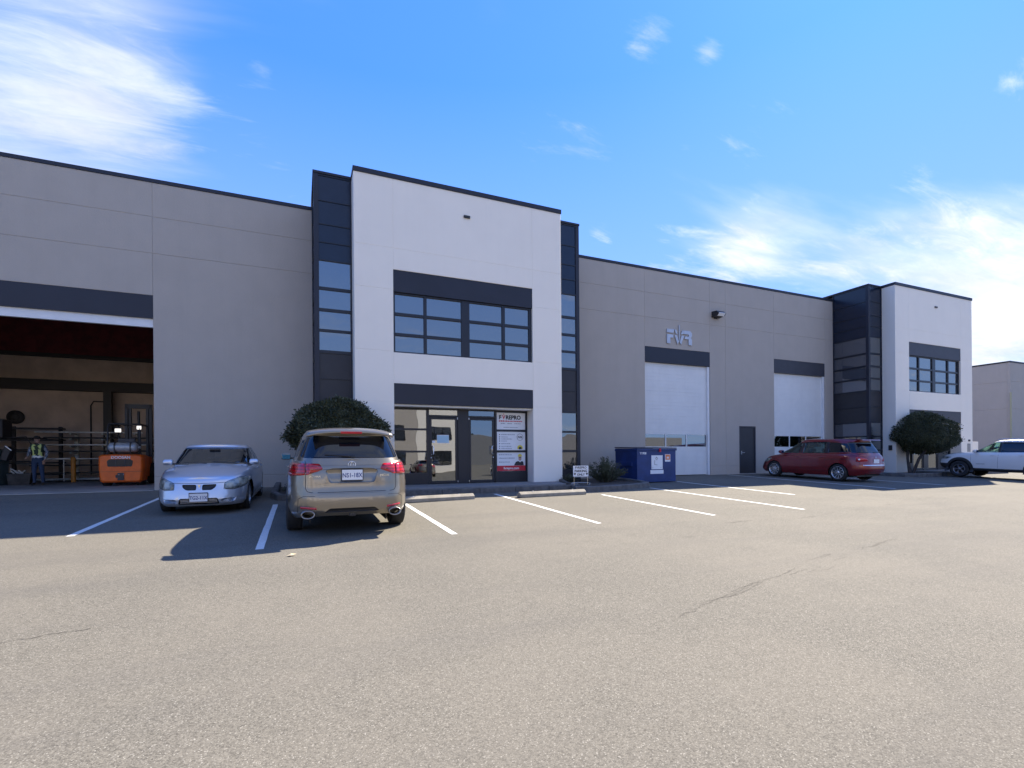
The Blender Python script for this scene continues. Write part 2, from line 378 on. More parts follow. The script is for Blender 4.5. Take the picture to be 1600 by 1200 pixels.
# rear mass of the building: roof and hidden walls
MB().box(-22, 34.2, WY+.26, 47, 9.25, 9.45).build('roof', 'roof_top', wh)
MB().box(-22.2, -22, WY, 47, 0, 9.73).build('end_wall', 'wall_grey', wh)
MB().box(34.2, 34.4, WY-.3, 47, 0, 9.73).build('end_wall', 'wall_grey', wh)
MB().box(-22, 34.2, 47, 47.2, 0, 9.73).build('rear_wall', 'wall_grey', wh)
MB().box(-3.75, -3.6, WY+.2, 29.2, .5, 9.24).build('partition_wall', 'warehouse_wall', wh)
MB().box(9.55, 34.1, WY+.7, WY+.8, .5, 9.24).build('inner_wall', 'interior_dark', wh)

# overhead doors
def overhead(x0, x1, ztop, win_lit):
    n = 8; hgt = (ztop-Z0-.02)/n; xr = x1-.13; y = WY+.11
    for i in range(n):
        z0 = Z0+.02+i*hgt; z1 = z0+hgt
        if i == 2:
            wz0, wz1 = z0+.04, z1-.045
            b = MB().box(x0, xr, y, y+.05, z0, wz0, ch=.006, sides='B').box(x0, xr, y, y+.05, wz1, z1, ch=.006, sides='T')
            wpan = (xr-x0)/3; wins = []
            for k in range(4):
                cx = x0+k*wpan
                b.box(max(x0, cx-.03), min(xr, cx+.03), y, y+.05, wz0, wz1)
            sec = b.build('door_section', 'door_white', wh)
            for k in range(3):
                MB().box(x0+k*wpan+.03, x0+(k+1)*wpan-.03, y+.02, y+.03, wz0, wz1).build('pane', 'glass_door_pane', sec)
        else:
            b = MB()
            zz = [z0+(z1-z0)*k/4 for k in range(5)]                # three pressed grooves in each section
            for k in range(4): b.box(x0, xr, y, y+.05, zz[k], zz[k+1], ch=.007 if k in (0, 3) else .003, sides='BT')
            b.build('door_section', 'door_white', wh)
overhead(13.9, 17.62, 5.69, 1); overhead(21.83, 25.6, 5.68, 0)
# a clutter of shapes behind the door panes
mat('stock_pale', (.5, .5, .46), .7, var=.3); mat('stock_green', (.10, .16, .12), .7, var=.3)
# man door
md = MB().box(19.50, 20.48, WY+.05, WY+.10, Z0+.02, 2.90).build('steel_door', 'charcoal', wh, bevel=.004)
MB().box(19.44, 19.50, WY+.01, WY+.19, Z0, 2.96).box(20.48, 20.54, WY+.01, WY+.19, Z0, 2.96).box(19.50, 20.48, WY+.01, WY+.19, 2.90, 2.96).build('door_frame', 'lintel_grey', wh)
MB().box(19.60, 19.65, WY+.03, WY+.05, 1.60, 1.76).tube([(19.625, WY+.05, 1.68), (19.625, WY-.02, 1.68), (19.78, WY-.02, 1.68)], .012).build('handle', 'steel', md)
MB().box(19.44, 20.54, WY-.06, WY+.2, Z0-.05, Z0+.02).build('threshold', 'concrete', wh)

# glazed corner columns
SPN = [(9.27, 9.99), (8.57, 9.24), (8.03, 8.54), (7.50, 8.0)]
GLS = [(6.68, 7.46), (6.04, 6.59), (5.42, 5.95), (4.79, 5.34)]
SP2 = [(3.96, 4.70), (3.20, 3.93)]
GL2 = [(2.49, 3.14), (1.80, 2.42), (1.08, 1.71)]
def column(x0, x1, flank):
    """x0..x1 front face, flank: which x face is open to the left or right"""
    fx = x0 if flank == 'L' else x1
    for side in ('front', 'flank'):
        def bx(b, a0, a1, z0, z1, d0, d1):
            if side == 'front': b.box(a0, a1, CYP+d0, CYP+d1, z0, z1)
            elif flank == 'L': b.box(fx+d0, fx+d1, a0, a1, z0, z1)
            else: b.box(fx-d1, fx-d0, a0, a1, z0, z1)
        A0, A1 = (x0+.14, x1-.03) if side == 'front' else (CYP+.14, WY-.04)
        if side == 'front' and flank == 'R': A0, A1 = x0+.03, x1-.14
        for z0, z1 in SPN+SP2:
            b = MB(); bx(b, A0, A1, z0, z1, .035, .09)
            b.build('spandrel_panel', 'spandrel_blue' if z0 > 5 else 'charcoal', wh)
        for z0, z1 in GLS+GL2:
            b = MB(); bx(b, A0, A1, z0, z1, .045, .06); b.build('glazing_pane', 'glass_window' if side == 'front' else 'glass_flank', wh)
        allz = sorted(SPN+SP2+GLS+GL2)
        edges = [(.60, allz[0][0])]+[(allz[i][1], allz[i+1][0]) for i in range(len(allz)-1)]+[(9.99, 10.04)]
        for z0, z1 in edges:
            b = MB(); bx(b, A0, A1, z0, z1, .012, .10); b.build('mullion', 'frame_dark', wh)
        # edge posts
        b = MB()
        if side == 'front':
            b.box(x0, A0, CYP, CYP+.14, .60, 10.04); b.box(A1, x1, CYP, CYP+.14, .60, 10.04)
        elif flank == 'L': b.box(x0, x0+.13, WY-.04, WY-.001, .60, 10.04)
        else: b.box(x1-.13, x1, WY-.04, WY-.001, .60, 10.04)
        b.build('corner_post', 'navy', wh, bevel=.004)
    MB().box(x0+.16, x1-.16, CYP+.5, WY+.6, .62, 10.0).build('column_core', 'interior_dark', wh)
    MB().box(x0-.02, x1+.02, CYP-.02, WY+.9, 10.04, 10.11).build('coping', 'navy', wh, bevel=.005)

def tower(dx, near):
    X0, X1, A, B = 1.516+dx, 8.42+dx, 2.65+dx, 7.31+dx
    th = .49
    for x0, x1, s in [(X0, A, 0), (B, X1, 1)]:
        for z0, z1 in [(.58, 3.25), (3.25, 4.78), (4.78, 6.64), (6.64, 7.9), (7.9, 10.0)]:
            panel([(x0, x1, z0, z1)], 'wall_white', TY, th, ch=.008)
    panel([(A, B, 3.82, 4.75, 'LR')], 'wall_white', TY, th, ch=.008)
    panel([(A, B, 7.26, 7.9)], 'wall_white', TY, th, ch=.008); panel([(A, B, 7.9, 10.0)], 'wall_white', TY, th, ch=.008)
    for z0, z1 in [(.58, 3.25), (3.25, 4.78), (4.78, 7.9), (7.9, 10.0)]:         # flanks
        MB().box(X0+.004, X0+.2, TY+th, WY+2.6, z0+.004, z1-.004).build('side_panel', 'wall_white', wh)
        MB().box(X1-.2, X1-.004, TY+th, WY+2.6, z0+.004, z1-.004).build('side_panel', 'wall_white', wh)
    MB().box(X0+.2, X1-.2, WY+2.4, WY+2.6, .6, 10.0).build('rear_panel', 'wall_white', wh)
    MB().box(X0+.2, X1-.2, TY+th, WY+2.4, 9.6, 9.7).build('tower_roof', 'roof_top', wh)
    MB().box(X0-.02, X1+.02, TY-.03, TY+.4, 10.0, 10.14).build('coping', 'navy', wh, bevel=.006)
    MB().box(X0-.02, X0+.25, TY+.41, WY+2.62, 10.0, 10.14).build('coping', 'navy', wh, bevel=.006)
    MB().box(X1-.25, X1+.02, TY+.41, WY+2.62, 10.0, 10.14).build('coping', 'navy', wh, bevel=.006)
    MB().box(X0+.2, X1-.2, TY+th+.01, WY+2.3, 3.86, 4.0).build('upper_floor', 'interior_dark', wh)
    # upper window band
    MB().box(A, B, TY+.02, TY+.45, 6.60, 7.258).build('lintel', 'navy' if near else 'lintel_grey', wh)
    wb, wt, fy = 4.752, 6.598, TY+.08
    fr = MB()
    for a, b_ in [(A, A+.06), (A+.95, A+1.04), (A+2.17, A+2.44), (A+3.58, A+3.68), (B-.10, B)]: fr.box(a, b_, fy, fy+.1, wb+.05, wt-.05)
    fr.box(A, B, fy, fy+.1, wb, wb+.05).box(A, B, fy, fy+.1, wt-.05, wt)
    cols = [(A+.06, A+.95), (A+1.04, A+2.17), (A+2.44, A+3.58), (A+3.68, B-.10)]
    rows = [(4.80, 5.28), (5.37, 5.90), (5.99, 6.548)]
    for a, b_ in cols:
        for z in (5.28, 5.90): fr.box(a, b_, fy+.005, fy+.09, z, z+.09)
    win = fr.build('window_frame', 'frame_dark', wh, bevel=.004)
    for a, b_ in cols:
        for z0, z1 in rows:
            p = MB().box(a, b_, fy+.05, fy+.062, z0, z1).build('pane', 'glass_window', win)
            p.rotation_euler.x = 0
    MB().box(X0+.22, X1-.22, TY+1.6, TY+1.7, 4.0, 9.5).build('inner_wall', 'interior_dark', wh)
    # lower lintel and storefront
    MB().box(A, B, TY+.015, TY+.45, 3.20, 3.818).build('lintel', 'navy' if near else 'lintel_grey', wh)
    MB().box(A, B, TY+.10, TY+.45, 3.14, 3.197).build('soffit_trim', 'trim_white', wh)
    fy = TY+th; b = MB()
    def f(a, b_, z0, z1, d=.1): b.box(a+dx, b_+dx, fy, fy+d, z0, z1)
    for a, b_ in [(2.65, 2.71), (3.76, 3.84), (4.80, 5.17), (6.10, 6.17), (7.25, 7.31)]: f(a, b_, .70, 3.14)
    for a, b_ in [(2.71, 3.76), (6.17, 7.25)]:
        for z0, z1 in [(.70, 1.07), (1.72, 1.78), (2.43, 2.49), (3.08, 3.14)]: f(a, b_, z0, z1)
    for a, b_ in [(3.84, 4.80), (5.17, 6.10)]: f(a, b_, 2.87, 2.93); f(a, b_, 3.10, 3.14)
    b.build('storefront_frame', 'frame_dark', wh, bevel=.004)
    pn = 'glass_store'
    for z0, z1 in [(1.07, 1.72), (1.78, 2.43), (2.49, 3.08)]:
        MB().box(2.71+dx, 3.76+dx, fy+.05, fy+.06, z0, z1).build('storefront_pane', pn, wh)
        MB().box(6.17+dx, 7.25+dx, fy+.05, fy+.06, z0, z1).build('storefront_pane', pn, wh)
    for a, b_, hx in [(3.84, 4.80, 3.90), (5.17, 6.10, 6.04)]:
        MB().box(a+dx, b_+dx, fy+.05, fy+.06, 2.93, 3.10).build('transom_pane', pn, wh)
        d = MB(); y0, y1 = fy+.02, fy+.075
        d.box(a+.01+dx, a+.085+dx, y0, y1, .715, 2.86).box(b_-.085+dx, b_-.01+dx, y0, y1, .715, 2.86).box(a+.085+dx, b_-.085+dx, y0, y1, .715, .80).box(a+.085+dx, b_-.085+dx, y0, y1, 2.79, 2.86)
        dr = d.build('entrance_door', 'frame_dark', wh, bevel=.004)
        MB().box(a+.085+dx, b_-.085+dx, fy+.045, fy+.055, .80, 2.79).build('door_glass', pn, dr)
        s = 1 if hx < 5 else -1; xh = hx+dx
        MB().tube([(xh, y0, 1.93), (xh, y0-.06, 1.93), (xh+.07*s, y0-.075, 1.93), (xh+.07*s, y0-.075, 1.66), (xh, y0-.06, 1.66), (xh, y0, 1.66)], .014).build('handle', 'chrome', dr)
        MB().lathe([(.0, y0-.012), (.022, y0-.012), (.022, y0)], 'y', (xh, 0, 1.55), 12).build('lock', 'chrome', dr)
        hxx = (b_-.01 if s > 0 else a+.01)+dx
        MB().box(hxx-.015, hxx+.015, y0-.015, y0, .74, .80).box(hxx-.015, hxx+.015, y0-.015, y0, 2.80, 2.87).build('hinge', 'steel', dr)
    # room behind
    MB().box(2.0+dx, 8.0+dx, fy+.2, WY+2.2, .68, .70).build('inner_floor', 'slab', wh)
    MB().box(2.0+dx, 8.0+dx, fy+2.9, fy+3.0, .70, 3.8).build('inner_wall', 'seat_cloth', wh)
    MB().box(2.0+dx, 8.0+dx, fy+.11, fy+2.9, 3.25, 3.3).build('inner_ceiling', 'seat_cloth', wh)
    # small flush light near the top
    MB().box(4.89+dx, 5.10+dx, TY-.05, TY-.001, 9.22, 9.30).build('wall_light', 'plastic_black', wh, bevel=.01)
    column(.44+dx, 1.512+dx, 'L')
    if near: column(8.424+dx, 9.52+dx, 'R')
tower(0, True); tower(25.84, False)
# small dark utility box on the far tower flank and its notices
MB().box(27.3, 27.356, 15.35, 15.5, 1.75, 2.0).build('utility_box', 'plastic_black', wh)
MB().box(33.72, 34.02, TY-.012, TY-.001, 1.55, 2.10).build('notice_plate', 'concrete', wh)
MB().box(33.82, 33.98, TY-.03, TY-.001, 2.22, 2.32).build('notice_plate', 'lintel_grey', wh)

# wall lamp between the overhead doors
wl = empty('wall_lamp', (17.98, WY, 8.05), 0, 'black floodlight fixed high on the grey wall beside the first overhead door', 'wall lamp')
MB().prism([(-.34, -.02), (-.42, .08), (-.30, .20), (.0, .22), (.0, -.06)], -.24, .24, 'x').build('housing', 'plastic_black', wl, bevel=.015)
MB().prism([(-.335, -.035), (-.43, .075), (-.40, .10), (-.30, -.04)], -.19, .19, 'x').build('lens', 'white_print', wl)
MB().box(-.10, .10, -.03, 0, -.1, .26).build('bracket', 'plastic_black', wl)

# metal letters over the first overhead door: F, an arrow-like V, R
lt = empty('wall_letters', (15.08, WY, 6.58), 0, 'brushed metal F V R emblem on the grey wall above the first overhead door', 'sign')
mat('letter_metal', (.50, .51, .54), .4, .3, var=.06)
y0, y1 = -.05, -.012
MB().prism([(0, .64), (0, .48), (.36, .48), (.42, .64)], y0, y1, 'y').prism([(0, .40), (0, 0), (.19, 0), (.19, .26), (.36, .26), (.36, .40)], y0, y1, 'y').build('letter', 'letter_metal', lt)
MB().prism([(.44, .64), (.50, .46), (.60, .46), (.53, .64)], y0, y1, 'y').prism([(.42, .40), (.60, -.02), (.68, .12), (.56, .40)], y0, y1, 'y').prism([(.72, .10), (.80, -.02), (.98, .40), (.84, .40)], y0, y1, 'y').prism([(.80, .46), (.90, .46), (1.00, .64), (.88, .64)], y0, y1, 'y').box(.685, .72, y0, y1, .16, .86).build('letter', 'letter_metal', lt)
MB().prism([(1.0, .64), (.92, .48), (1.25, .48), (1.25, .38), (1.04, .38), (1.0, .26), (1.24, .26), (1.24, 0), (1.43, 0), (1.43, .26), (1.36, .33), (1.43, .42), (1.43, .56), (1.34, .64)], y0, y1, 'y').build('letter', 'letter_metal', lt)

# ---------------------------------------------------------------- open bay interior
inn = empty('bay_interior', (0, 0, 0)); inn.parent = wh
MB().box(-21.9, -3.76, WY-.02, 29.2, .60, Z0).build('bay_floor', 'slab', wh)
MB().box(-15.0, -3.93, WY-.14, WY-.02, .60, Z0+.004).build('slab_edge', 'concrete', wh)
MB().box(-21.9, -3.76, 29.0, 29.2, Z0, 9.2).build('back_wall', 'warehouse_wall', wh)
MB().box(-15.0, -3.93, WY+.06, WY+.16, 5.47, 5.72).build('raised_door', 'trim_white', wh)
MB().box(-21.9, -3.76, 28.6, 28.95, 4.75, 5.2).build('beam', 'beam_dark', wh)
MB().box(-21.9, -3.76, 28.7, 28.95, 6.25, 6.4).build('beam', 'beam_dark', wh)
MB().box(-21.9, -3.76, 28.8, 28.95, 6.41, 7.9).build('red_cladding', 'roof_red', wh)
MB().box(-8.25, -7.95, 28.3, 28.59, Z0, 4.75).build('steel_column', 'beam_dark', wh)
for y in (20.5, 23.5, 26.5): MB().box(-21.9, -3.76, y, y+.15, 8.6, 9.1).build('roof_joist', 'beam_dark', wh)
MB().tube([(-8.9, 28.95, .9), (-8.9, 28.95, 4.1), (-8.8, 28.95, 4.3), (-8.3, 28.95, 4.3)], .03).build('conduit', 'beam_dark', wh)
bpy.data.objects.remove(inn)
# ---------------------------------------------------------------- walkways, islands, stops
def slab_obj(pts, z0f, zt, name, m, label=None, cat=None, kind=None):
    b = MB().prism(pts, 0, zt); o = b.build(name, m, bevel=.012)
    return tag(o, label, cat, kind=kind)
for dx in (0, 25.84):
    wk = MB(); y0 = 13.75
    wk.prism([(2.55+dx, y0), (8.2+dx, y0), (8.2+dx, TY), (7.31+dx, TY), (7.31+dx, TY+.5), (2.65+dx, TY+.5), (2.65+dx, TY), (2.55+dx, TY)], .3, .70)
    tag(wk.build('walkway', 'walk', bevel=.012), kind='structure')
    kb = MB()
    for k in range(5): kb.box(2.56+dx+k*1.126, 2.56+dx+(k+1)*1.126-.01, 13.58, 13.745, .3, .665)
    tag(kb.build('kerb_edge', 'kerb', bevel=.02), kind='structure')
def kerb_loop(pts, name, m, wd=.17, hgt=.165, zt=None, label='', closed=False):
    b = MB(); P_ = [Vector(p) for p in pts]; n = len(P_); secs = []
    for i, p in enumerate(P_):
        a = P_[i-1] if (i or closed) else p; c = P_[(i+1) % n] if (i < n-1 or closed) else p
        d = (c-a).normalized(); nn = Vector((-d.y, d.x)); z = gz(p.x, p.y)
        prof = [(-wd/2, -.1), (-wd/2+.005, hgt-.03), (-wd/2+.03, hgt), (wd/2-.03, hgt), (wd/2-.005, hgt-.03), (wd/2, -.1)]
        secs.append([(p.x+nn.x*o_, p.y+nn.y*o_, z+h_+random.uniform(-.006, .006)*(h_ > 0)) for o_, h_ in prof])
    vs = [q for s in secs for q in s]; k = 6; rng = n if closed else n-1
    b.add(vs, [(i*k+j, i*k+j+1, ((i+1) % n)*k+j+1, ((i+1) % n)*k+j) for i in range(rng) for j in range(k-1)])
    if not closed: b.add(secs[0], [tuple(range(k))]); b.add(secs[-1], [tuple(range(k))[::-1]])
    return b.build(name, m)
def smooth_poly(pts, step=.3, closed=False):
    out = []
    n = len(pts)
    for i in range(n if closed else n-1):
        a, b = Vector(pts[i]), Vector(pts[(i+1) % n]); k = max(1, int((b-a).length/step))
        out += [tuple(a.lerp(b, j/k)) for j in range(k)]
    if not closed: out.append(pts[-1])
    return out
isl = [(8.36, 15.10), (8.05, 14.1), (7.78, 13.15), (8.3, 12.98), (9.3, 13.1), (10.2, 13.35), (10.9, 13.75), (11.12, 14.4), (11.2, 15.4), (11.25, 16.4), (11.25, 17.55)]
ki = tag(kerb_loop(smooth_poly(isl, .28), 'kerb', 'kerb'), 'rough grey concrete kerb around the plant bed left of the dumpster', 'kerb')
s_ = MB().prism([(8.42, 15.14), (8.15, 14.1), (7.9, 13.22), (9.3, 13.18), (10.2, 13.45), (10.85, 13.8), (11.05, 14.4), (11.15, 17.58), (9.53, 17.58), (9.53, 15.78), (8.43, 15.78)], .2, .635)
bed = tag(s_.build('planting_bed', 'soil'), kind='structure')
isl2 = [(-.62, 17.5), (-.62, 14.4), (-.45, 13.75), (.0, 13.5), (1.6, 13.5), (2.3, 13.7), (2.48, 14.3), (2.5, 15.1)]
tag(kerb_loop(smooth_poly(isl2, .3), 'kerb', 'kerb'), 'low kerb round the bed of the clipped tree in front of the bronze SUV', 'kerb')
tag(MB().prism([(-.55, 17.58), (-.55, 14.4), (-.3, 13.75), (.1, 13.58), (1.6, 13.58), (2.25, 13.75), (2.42, 14.3), (2.42, 15.17), (1.5, 15.17), (1.5, 15.78), (.43, 15.78), (.43, 17.58)], .2, .625).build('planting_bed', 'soil'), kind='structure')
isl3 = [(p[0]+25.84, p[1]) for p in isl2]
tag(kerb_loop(smooth_poly(isl3, .4), 'kerb', 'kerb'), 'low kerb round the bed of the clipped tree at the far white tower', 'kerb')
tag(MB().prism([(25.3, 17.58), (25.3, 14.4), (25.54, 13.75), (25.94, 13.58), (27.44, 13.58), (28.1, 13.75), (28.26, 14.3), (28.26, 15.17), (27.34, 15.17), (27.34, 15.78), (26.27, 15.78), (26.27, 17.58)], .2, .625).build('planting_bed', 'soil'), kind='structure')
tag(kerb_loop([(8.30, 15.06), (8.15, 14.7), (8.02, 14.35), (7.9, 14.0), (7.82, 13.7)], 'edging', 'black_kerb', wd=.16, hgt=.23), 'black edging lying along the walkway by the tower pier', 'edging')
def stop(x0, x1, y, rz, label):
    o = empty('wheel_stop', ((x0+x1)/2, y, gz(0, y)), rz, label, 'wheel stop', 'concrete wheel stops'); L = (x1-x0)/2
    b = MB().prism([(-.11, 0), (-.105, .085), (-.015, .15), (.015, .15), (.105, .085), (.11, 0)], -L, L, 'x')
    b.build('bar', 'stop_concrete', o, bevel=.010)
    for s in (-.6, .6): MB().lathe([(.0, .156), (.02, .156), (.022, .14)], 'z', (s*L, 0, 0), 10).build('pin', 'steel', o)
stop(2.15, 4.22, 12.30, R(8), 'concrete wheel stop nearer the entrance doors, partly hidden by the bronze SUV')
stop(5.45, 7.60, 12.34, R(4), 'concrete wheel stop left of the kerbed plant bed with the parking sign')
def crack_zone(a, b_, n, spread, wd):
    """a ravelled seam: many short broken cracks along one line, wider toward its middle"""
    A, B2 = Vector(a), Vector(b_); d = (B2-A).normalized(); nn = Vector((-d.y, d.x)); L = (B2-A).length
    for k in range(n):
        t = random.random(); sp = spread*math.sin(math.pi*min(1, t*1.1))**1.5
        p = A+d*L*t+nn*random.gauss(0, sp); q = p+d*random.uniform(.15, .65)+nn*random.uniform(-.05, .05)
        crack(p, q, 12, .012, wd*random.uniform(.5, 1.2))
crack((3.05, 3.45), (5.6, 4.25), 70, .022, .009); crack_zone((3.4, 3.6), (8.4, 4.85), 22, .12, .009)
crack((-2.4, 4.9), (-1.55, 5.05), 30, .02, .012); crack_zone((1.6, 6.3), (8.5, 7.2), 14, .05, .010); crack_zone((9, 6.9), (17, 8.4), 18, .08, .014)
lf = MB(); lf.add([(-.06, -.02, .0), (.0, -.04, .012), (.07, 0, .02), (.0, .04, .01), (0, 0, .03)], [(0, 1, 4), (1, 2, 4), (2, 3, 4), (3, 0, 4)])
mat('dry_leaf', (.62, .50, .30), .8)
tag(lf.build('fallen_leaf', 'dry_leaf', loc=(-.11, 7.17, gz(0, 7.17)+.006)), 'pale dry leaf lying on the sunlit asphalt behind the bronze SUV', 'leaf')

# ---------------------------------------------------------------- vegetation
def foliage_mat(name, a, b):
    m = bpy.data.materials.new(name); m.use_nodes = True; t = NT(m.node_tree); MAT[name] = m
    o = t.n('ShaderNodeOutputMaterial'); p = t.n('ShaderNodeBsdfPrincipled'); geo = t.n('ShaderNodeNewGeometry')
    rnd = t.ramp(geo.outputs['Random Per Island'], 0, 1, 0, 1, False); pt = t.ramp(t.noise(geo.outputs['Position'], 3.5, 3), .35, .65)
    c = t.mix(rnd, a, b); c = t.mix(t.m('MULTIPLY', pt, .5), c, tuple(x*1.5 for x in b))
    t.put(p.inputs['Base Color'], c); p.inputs['Roughness'].default_value = .6
    tr = t.n('ShaderNodeBsdfTranslucent'); t.put(tr.inputs[0], c); mx = t.n('ShaderNodeMixShader'); mx.inputs[0].default_value = .25
    t.nt.links.new(p.outputs[0], mx.inputs[1]); t.nt.links.new(tr.outputs[0], mx.inputs[2]); t.put(o.inputs[0], mx.outputs[0])
foliage_mat('pine_leaf', (.018, .023, .011), (.080, .088, .042)); foliage_mat('shrub_leaf', (.030, .036, .020), (.085, .095, .050)); foliage_mat('far_leaf', (.02, .035, .018), (.05, .075, .035))
mat('bark', (.055, .042, .034), .95, var=.4, vscale=14, bump=1, bscale=40)
def leaves(b, fn, n, size, rng, narrow=.35):
    for _ in range(n):
        p, nrm = fn(rng)
        d = (nrm+Vector((rng.gauss(0, .6), rng.gauss(0, .6), rng.gauss(.25, .6)))).normalized()
        s = d.cross(Vector((rng.random()-.5, rng.random()-.5, rng.random()-.5))).normalized(); L = size*rng.uniform(.6, 1.4)
        b.add([p-s*L*narrow*.5, p+d*L*.5-s*L*narrow, p+d*L, p+d*L*.5+s*L*narrow], [(0, 1, 2, 3)])
def clipped_tree(base, cc, rad, hgt, low, lean, label, seed):
    rng = random.Random(seed)
    root = empty('clipped_tree', base, 0, label, 'tree', 'clipped evergreen trees in the kerbed beds')
    bv = Vector(base); c = Vector(cc)-bv
    lumps = [(Vector((rng.gauss(0, 1), rng.gauss(0, 1), rng.gauss(.2, .8))).normalized(), rng.uniform(-.16, .17)) for _ in range(80)]
    def rr(d):
        k = 1.
        for v, a in lumps:
            q = max(0, d.dot(v)); k += a*q**22
        return k
    def shell(rg):
        d = Vector((rg.gauss(0, 1), rg.gauss(0, 1), rg.gauss(0, 1))).normalized(); k = rr(d)*(1-abs(rg.gauss(0, .055)))
        e = .72; hx = math.hypot(d.x, d.y)
        q = Vector((d.x, d.y, d.z)); vert = hgt if d.z > 0 else low
        sx = rad*(1-.0*d.z)
        p = c+Vector((q.x*sx*k, q.y*sx*k, math.copysign(abs(q.z)**.95, q.z)*vert*k))
        if d.z > 0: p = c+Vector(((p.x-c.x)*(1-.16*d.z), (p.y-c.y)*(1-.16*d.z), p.z-c.z))
        if rg.random() < .22: p = c+(p-c)*rg.uniform(.72, .97)
        elif rg.random() < .09: p = c+(p-c)*rg.uniform(1.0, 1.10)
        return p, Vector((q.x, q.y, q.z*.8)).normalized()
    b = MB(); leaves(b, shell, 24000, .075, rng, .24)
    tufts = MB()
    o = b.build('foliage', 'pine_leaf', root, fix=False); o['kind'] = 'stuff'
    core = MB(); core.sphere(c, (rad*.78, rad*.78, hgt*.80), 24, 14)
    core.v = [(p[0], p[1], max(p[2], c.z-low*.8)) for p in core.v]; core.build('foliage_core', 'pine_leaf', root)
    tr = MB()
    for k in range(4):
        a = rng.uniform(0, 6.28); e = c+Vector((math.cos(a)*rad*.5, math.sin(a)*rad*.5, -low*.3))
        s = Vector((rng.uniform(-.05, .05), rng.uniform(-.05, .05), -.1)); m1 = s.lerp(e, .45)+Vector((lean*.25, 0, .05))
        tr.tube([s, m1, s.lerp(e, .75), e], [.075, .055, .045, .02], 8)
    tr.build('trunk', 'bark', root)
clipped_tree((.9, 14.55, .62), (.95, 14.4, 2.28), 1.36, .84, .55, 0, 'dark clipped evergreen tree behind the bronze SUV', 3)
clipped_tree((27.0, 14.35, .62), (28.15, 14.42, 2.42), 1.30, 1.06, .86, -.4, 'dark clipped evergreen tree in front of the far white tower', 4)
def shrub(c, rx, ry, h_, label, seed, n=7000):
    rng = random.Random(seed); root = empty('shrub', (c[0], c[1], c[2]), 0, label, 'shrub')
    st = MB(); lv = MB(); tips = []
    for k in range(90):
        a = rng.uniform(0, 6.28); r_ = math.sqrt(rng.random()); e = Vector((math.cos(a)*rx*r_, math.sin(a)*ry*r_, h_*(1-.55*r_*r_)*rng.uniform(.75, 1.1)))
        s = Vector((e.x*.25, e.y*.25, 0)); m1 = s.lerp(e, .5)+Vector((0, 0, .04)); st.tube([s, m1, e], [.008, .006, .002], 4, cap=False); tips.append((s, m1, e))
    def f(rg):
        s, m1, e = rg.choice(tips); t = rg.uniform(.15, 1.05); p = s.lerp(m1, t*2) if t < .5 else m1.lerp(e, t*2-1)
        return p+Vector((rg.gauss(0, .03), rg.gauss(0, .03), rg.gauss(0, .03))), (e-s).normalized()
    leaves(lv, f, n, .05, rng, .22)
    lv.build('foliage', 'shrub_leaf', root, fix=False)['kind'] = 'stuff'; st.build('stem', 'bark', root)
shrub((10.0, 14.9, .63), .80, .62, .80, 'loose grey green shrub between the parking sign and the blue dumpster', 11)
shrub((8.62, 15.0, .63), .30, .25, .30, 'sparse low plant at the foot of the white tower pier', 12, 700)
shrub((-.1, 14.3, .62), .3, .3, .28, 'small low plant in the bed beneath the clipped tree', 13, 600)

# ---------------------------------------------------------------- dumpster
dp = empty('dumpster', (12.3, 14.93, gz(0, 15)), R(2.5), 'dark blue steel dumpster with white stickers in front of the first overhead door', 'dumpster')
mat('dumpster_blue', (.012, .036, .145), .42, var=.22, vscale=2.2, bump=.15, bscale=12, speck=.15)
mat('dumpster_lid', (.02, .025, .05), .5, var=.3)
b = MB(); Wd, Dp, Hf = .93, 1.28, 1.27
b.box(-Wd, Wd, 0, .03, .06, Hf).box(-Wd, Wd, Dp-.03, Dp, .06, Hf+.03).box(-Wd, -Wd+.03, .03, Dp-.03, .06, Hf).box(Wd-.03, Wd, .03, Dp-.03, .06, Hf).box(-Wd, Wd, 0, Dp, .03, .06)
b.build('bin', 'dumpster_blue', dp, bevel=.004)
MB().box(-Wd-.03, Wd+.03, -.035, 0, Hf-.07, Hf).box(-Wd-.035, -Wd, 0, Dp, Hf-.07, Hf).box(Wd, Wd+.035, 0, Dp, Hf-.07, Hf).build('rim', 'dumpster_blue', dp, bevel=.008)
MB().prism([(-.05, Hf+.006), (-.05, Hf+.035), (Dp+.02, Hf+.09), (Dp+.02, Hf+.05)], -Wd-.02, -.01, 'x').build('lid', 'dumpster_lid', dp, bevel=.006)
MB().prism([(-.05, Hf+.006), (-.05, Hf+.035), (Dp+.02, Hf+.09), (Dp+.02, Hf+.05)], .01, Wd+.02, 'x').build('lid', 'dumpster_lid', dp, bevel=.006)
for s in (-1, 1): MB().box(s*Wd-.06 if s < 0 else Wd, -Wd if s < 0 else Wd+.06, .25, 1.0, .62, .78).build('fork_pocket', 'dumpster_blue', dp, bevel=.006)
MB().lathe([(0, -.075), (.035, -.075), (.04, -.05), (.04, -.03)], 'y', (.12, 0, Hf-.03), 10).box(.08, .16, -.06, -.036, Hf-.12, Hf-.02).build('lid_lock', 'ink_red', dp)
for x in (-.75, .75):
    for y in (.25, Dp-.25): MB().lathe([(.0, x-.02), (.06, x-.02), (.06, x+.02), (0, x+.02)], 'x', (0, y, .0), 12).build('caster', 'rubber', dp).location.z = .06
text('Y1908', .115, 'white_print', dp, (-.80, -.004, 1.06), bold=.003)
st = MB().box(-.26, .28, -.006, -.001, .50, 1.02).build('sticker', 'white_print', dp)
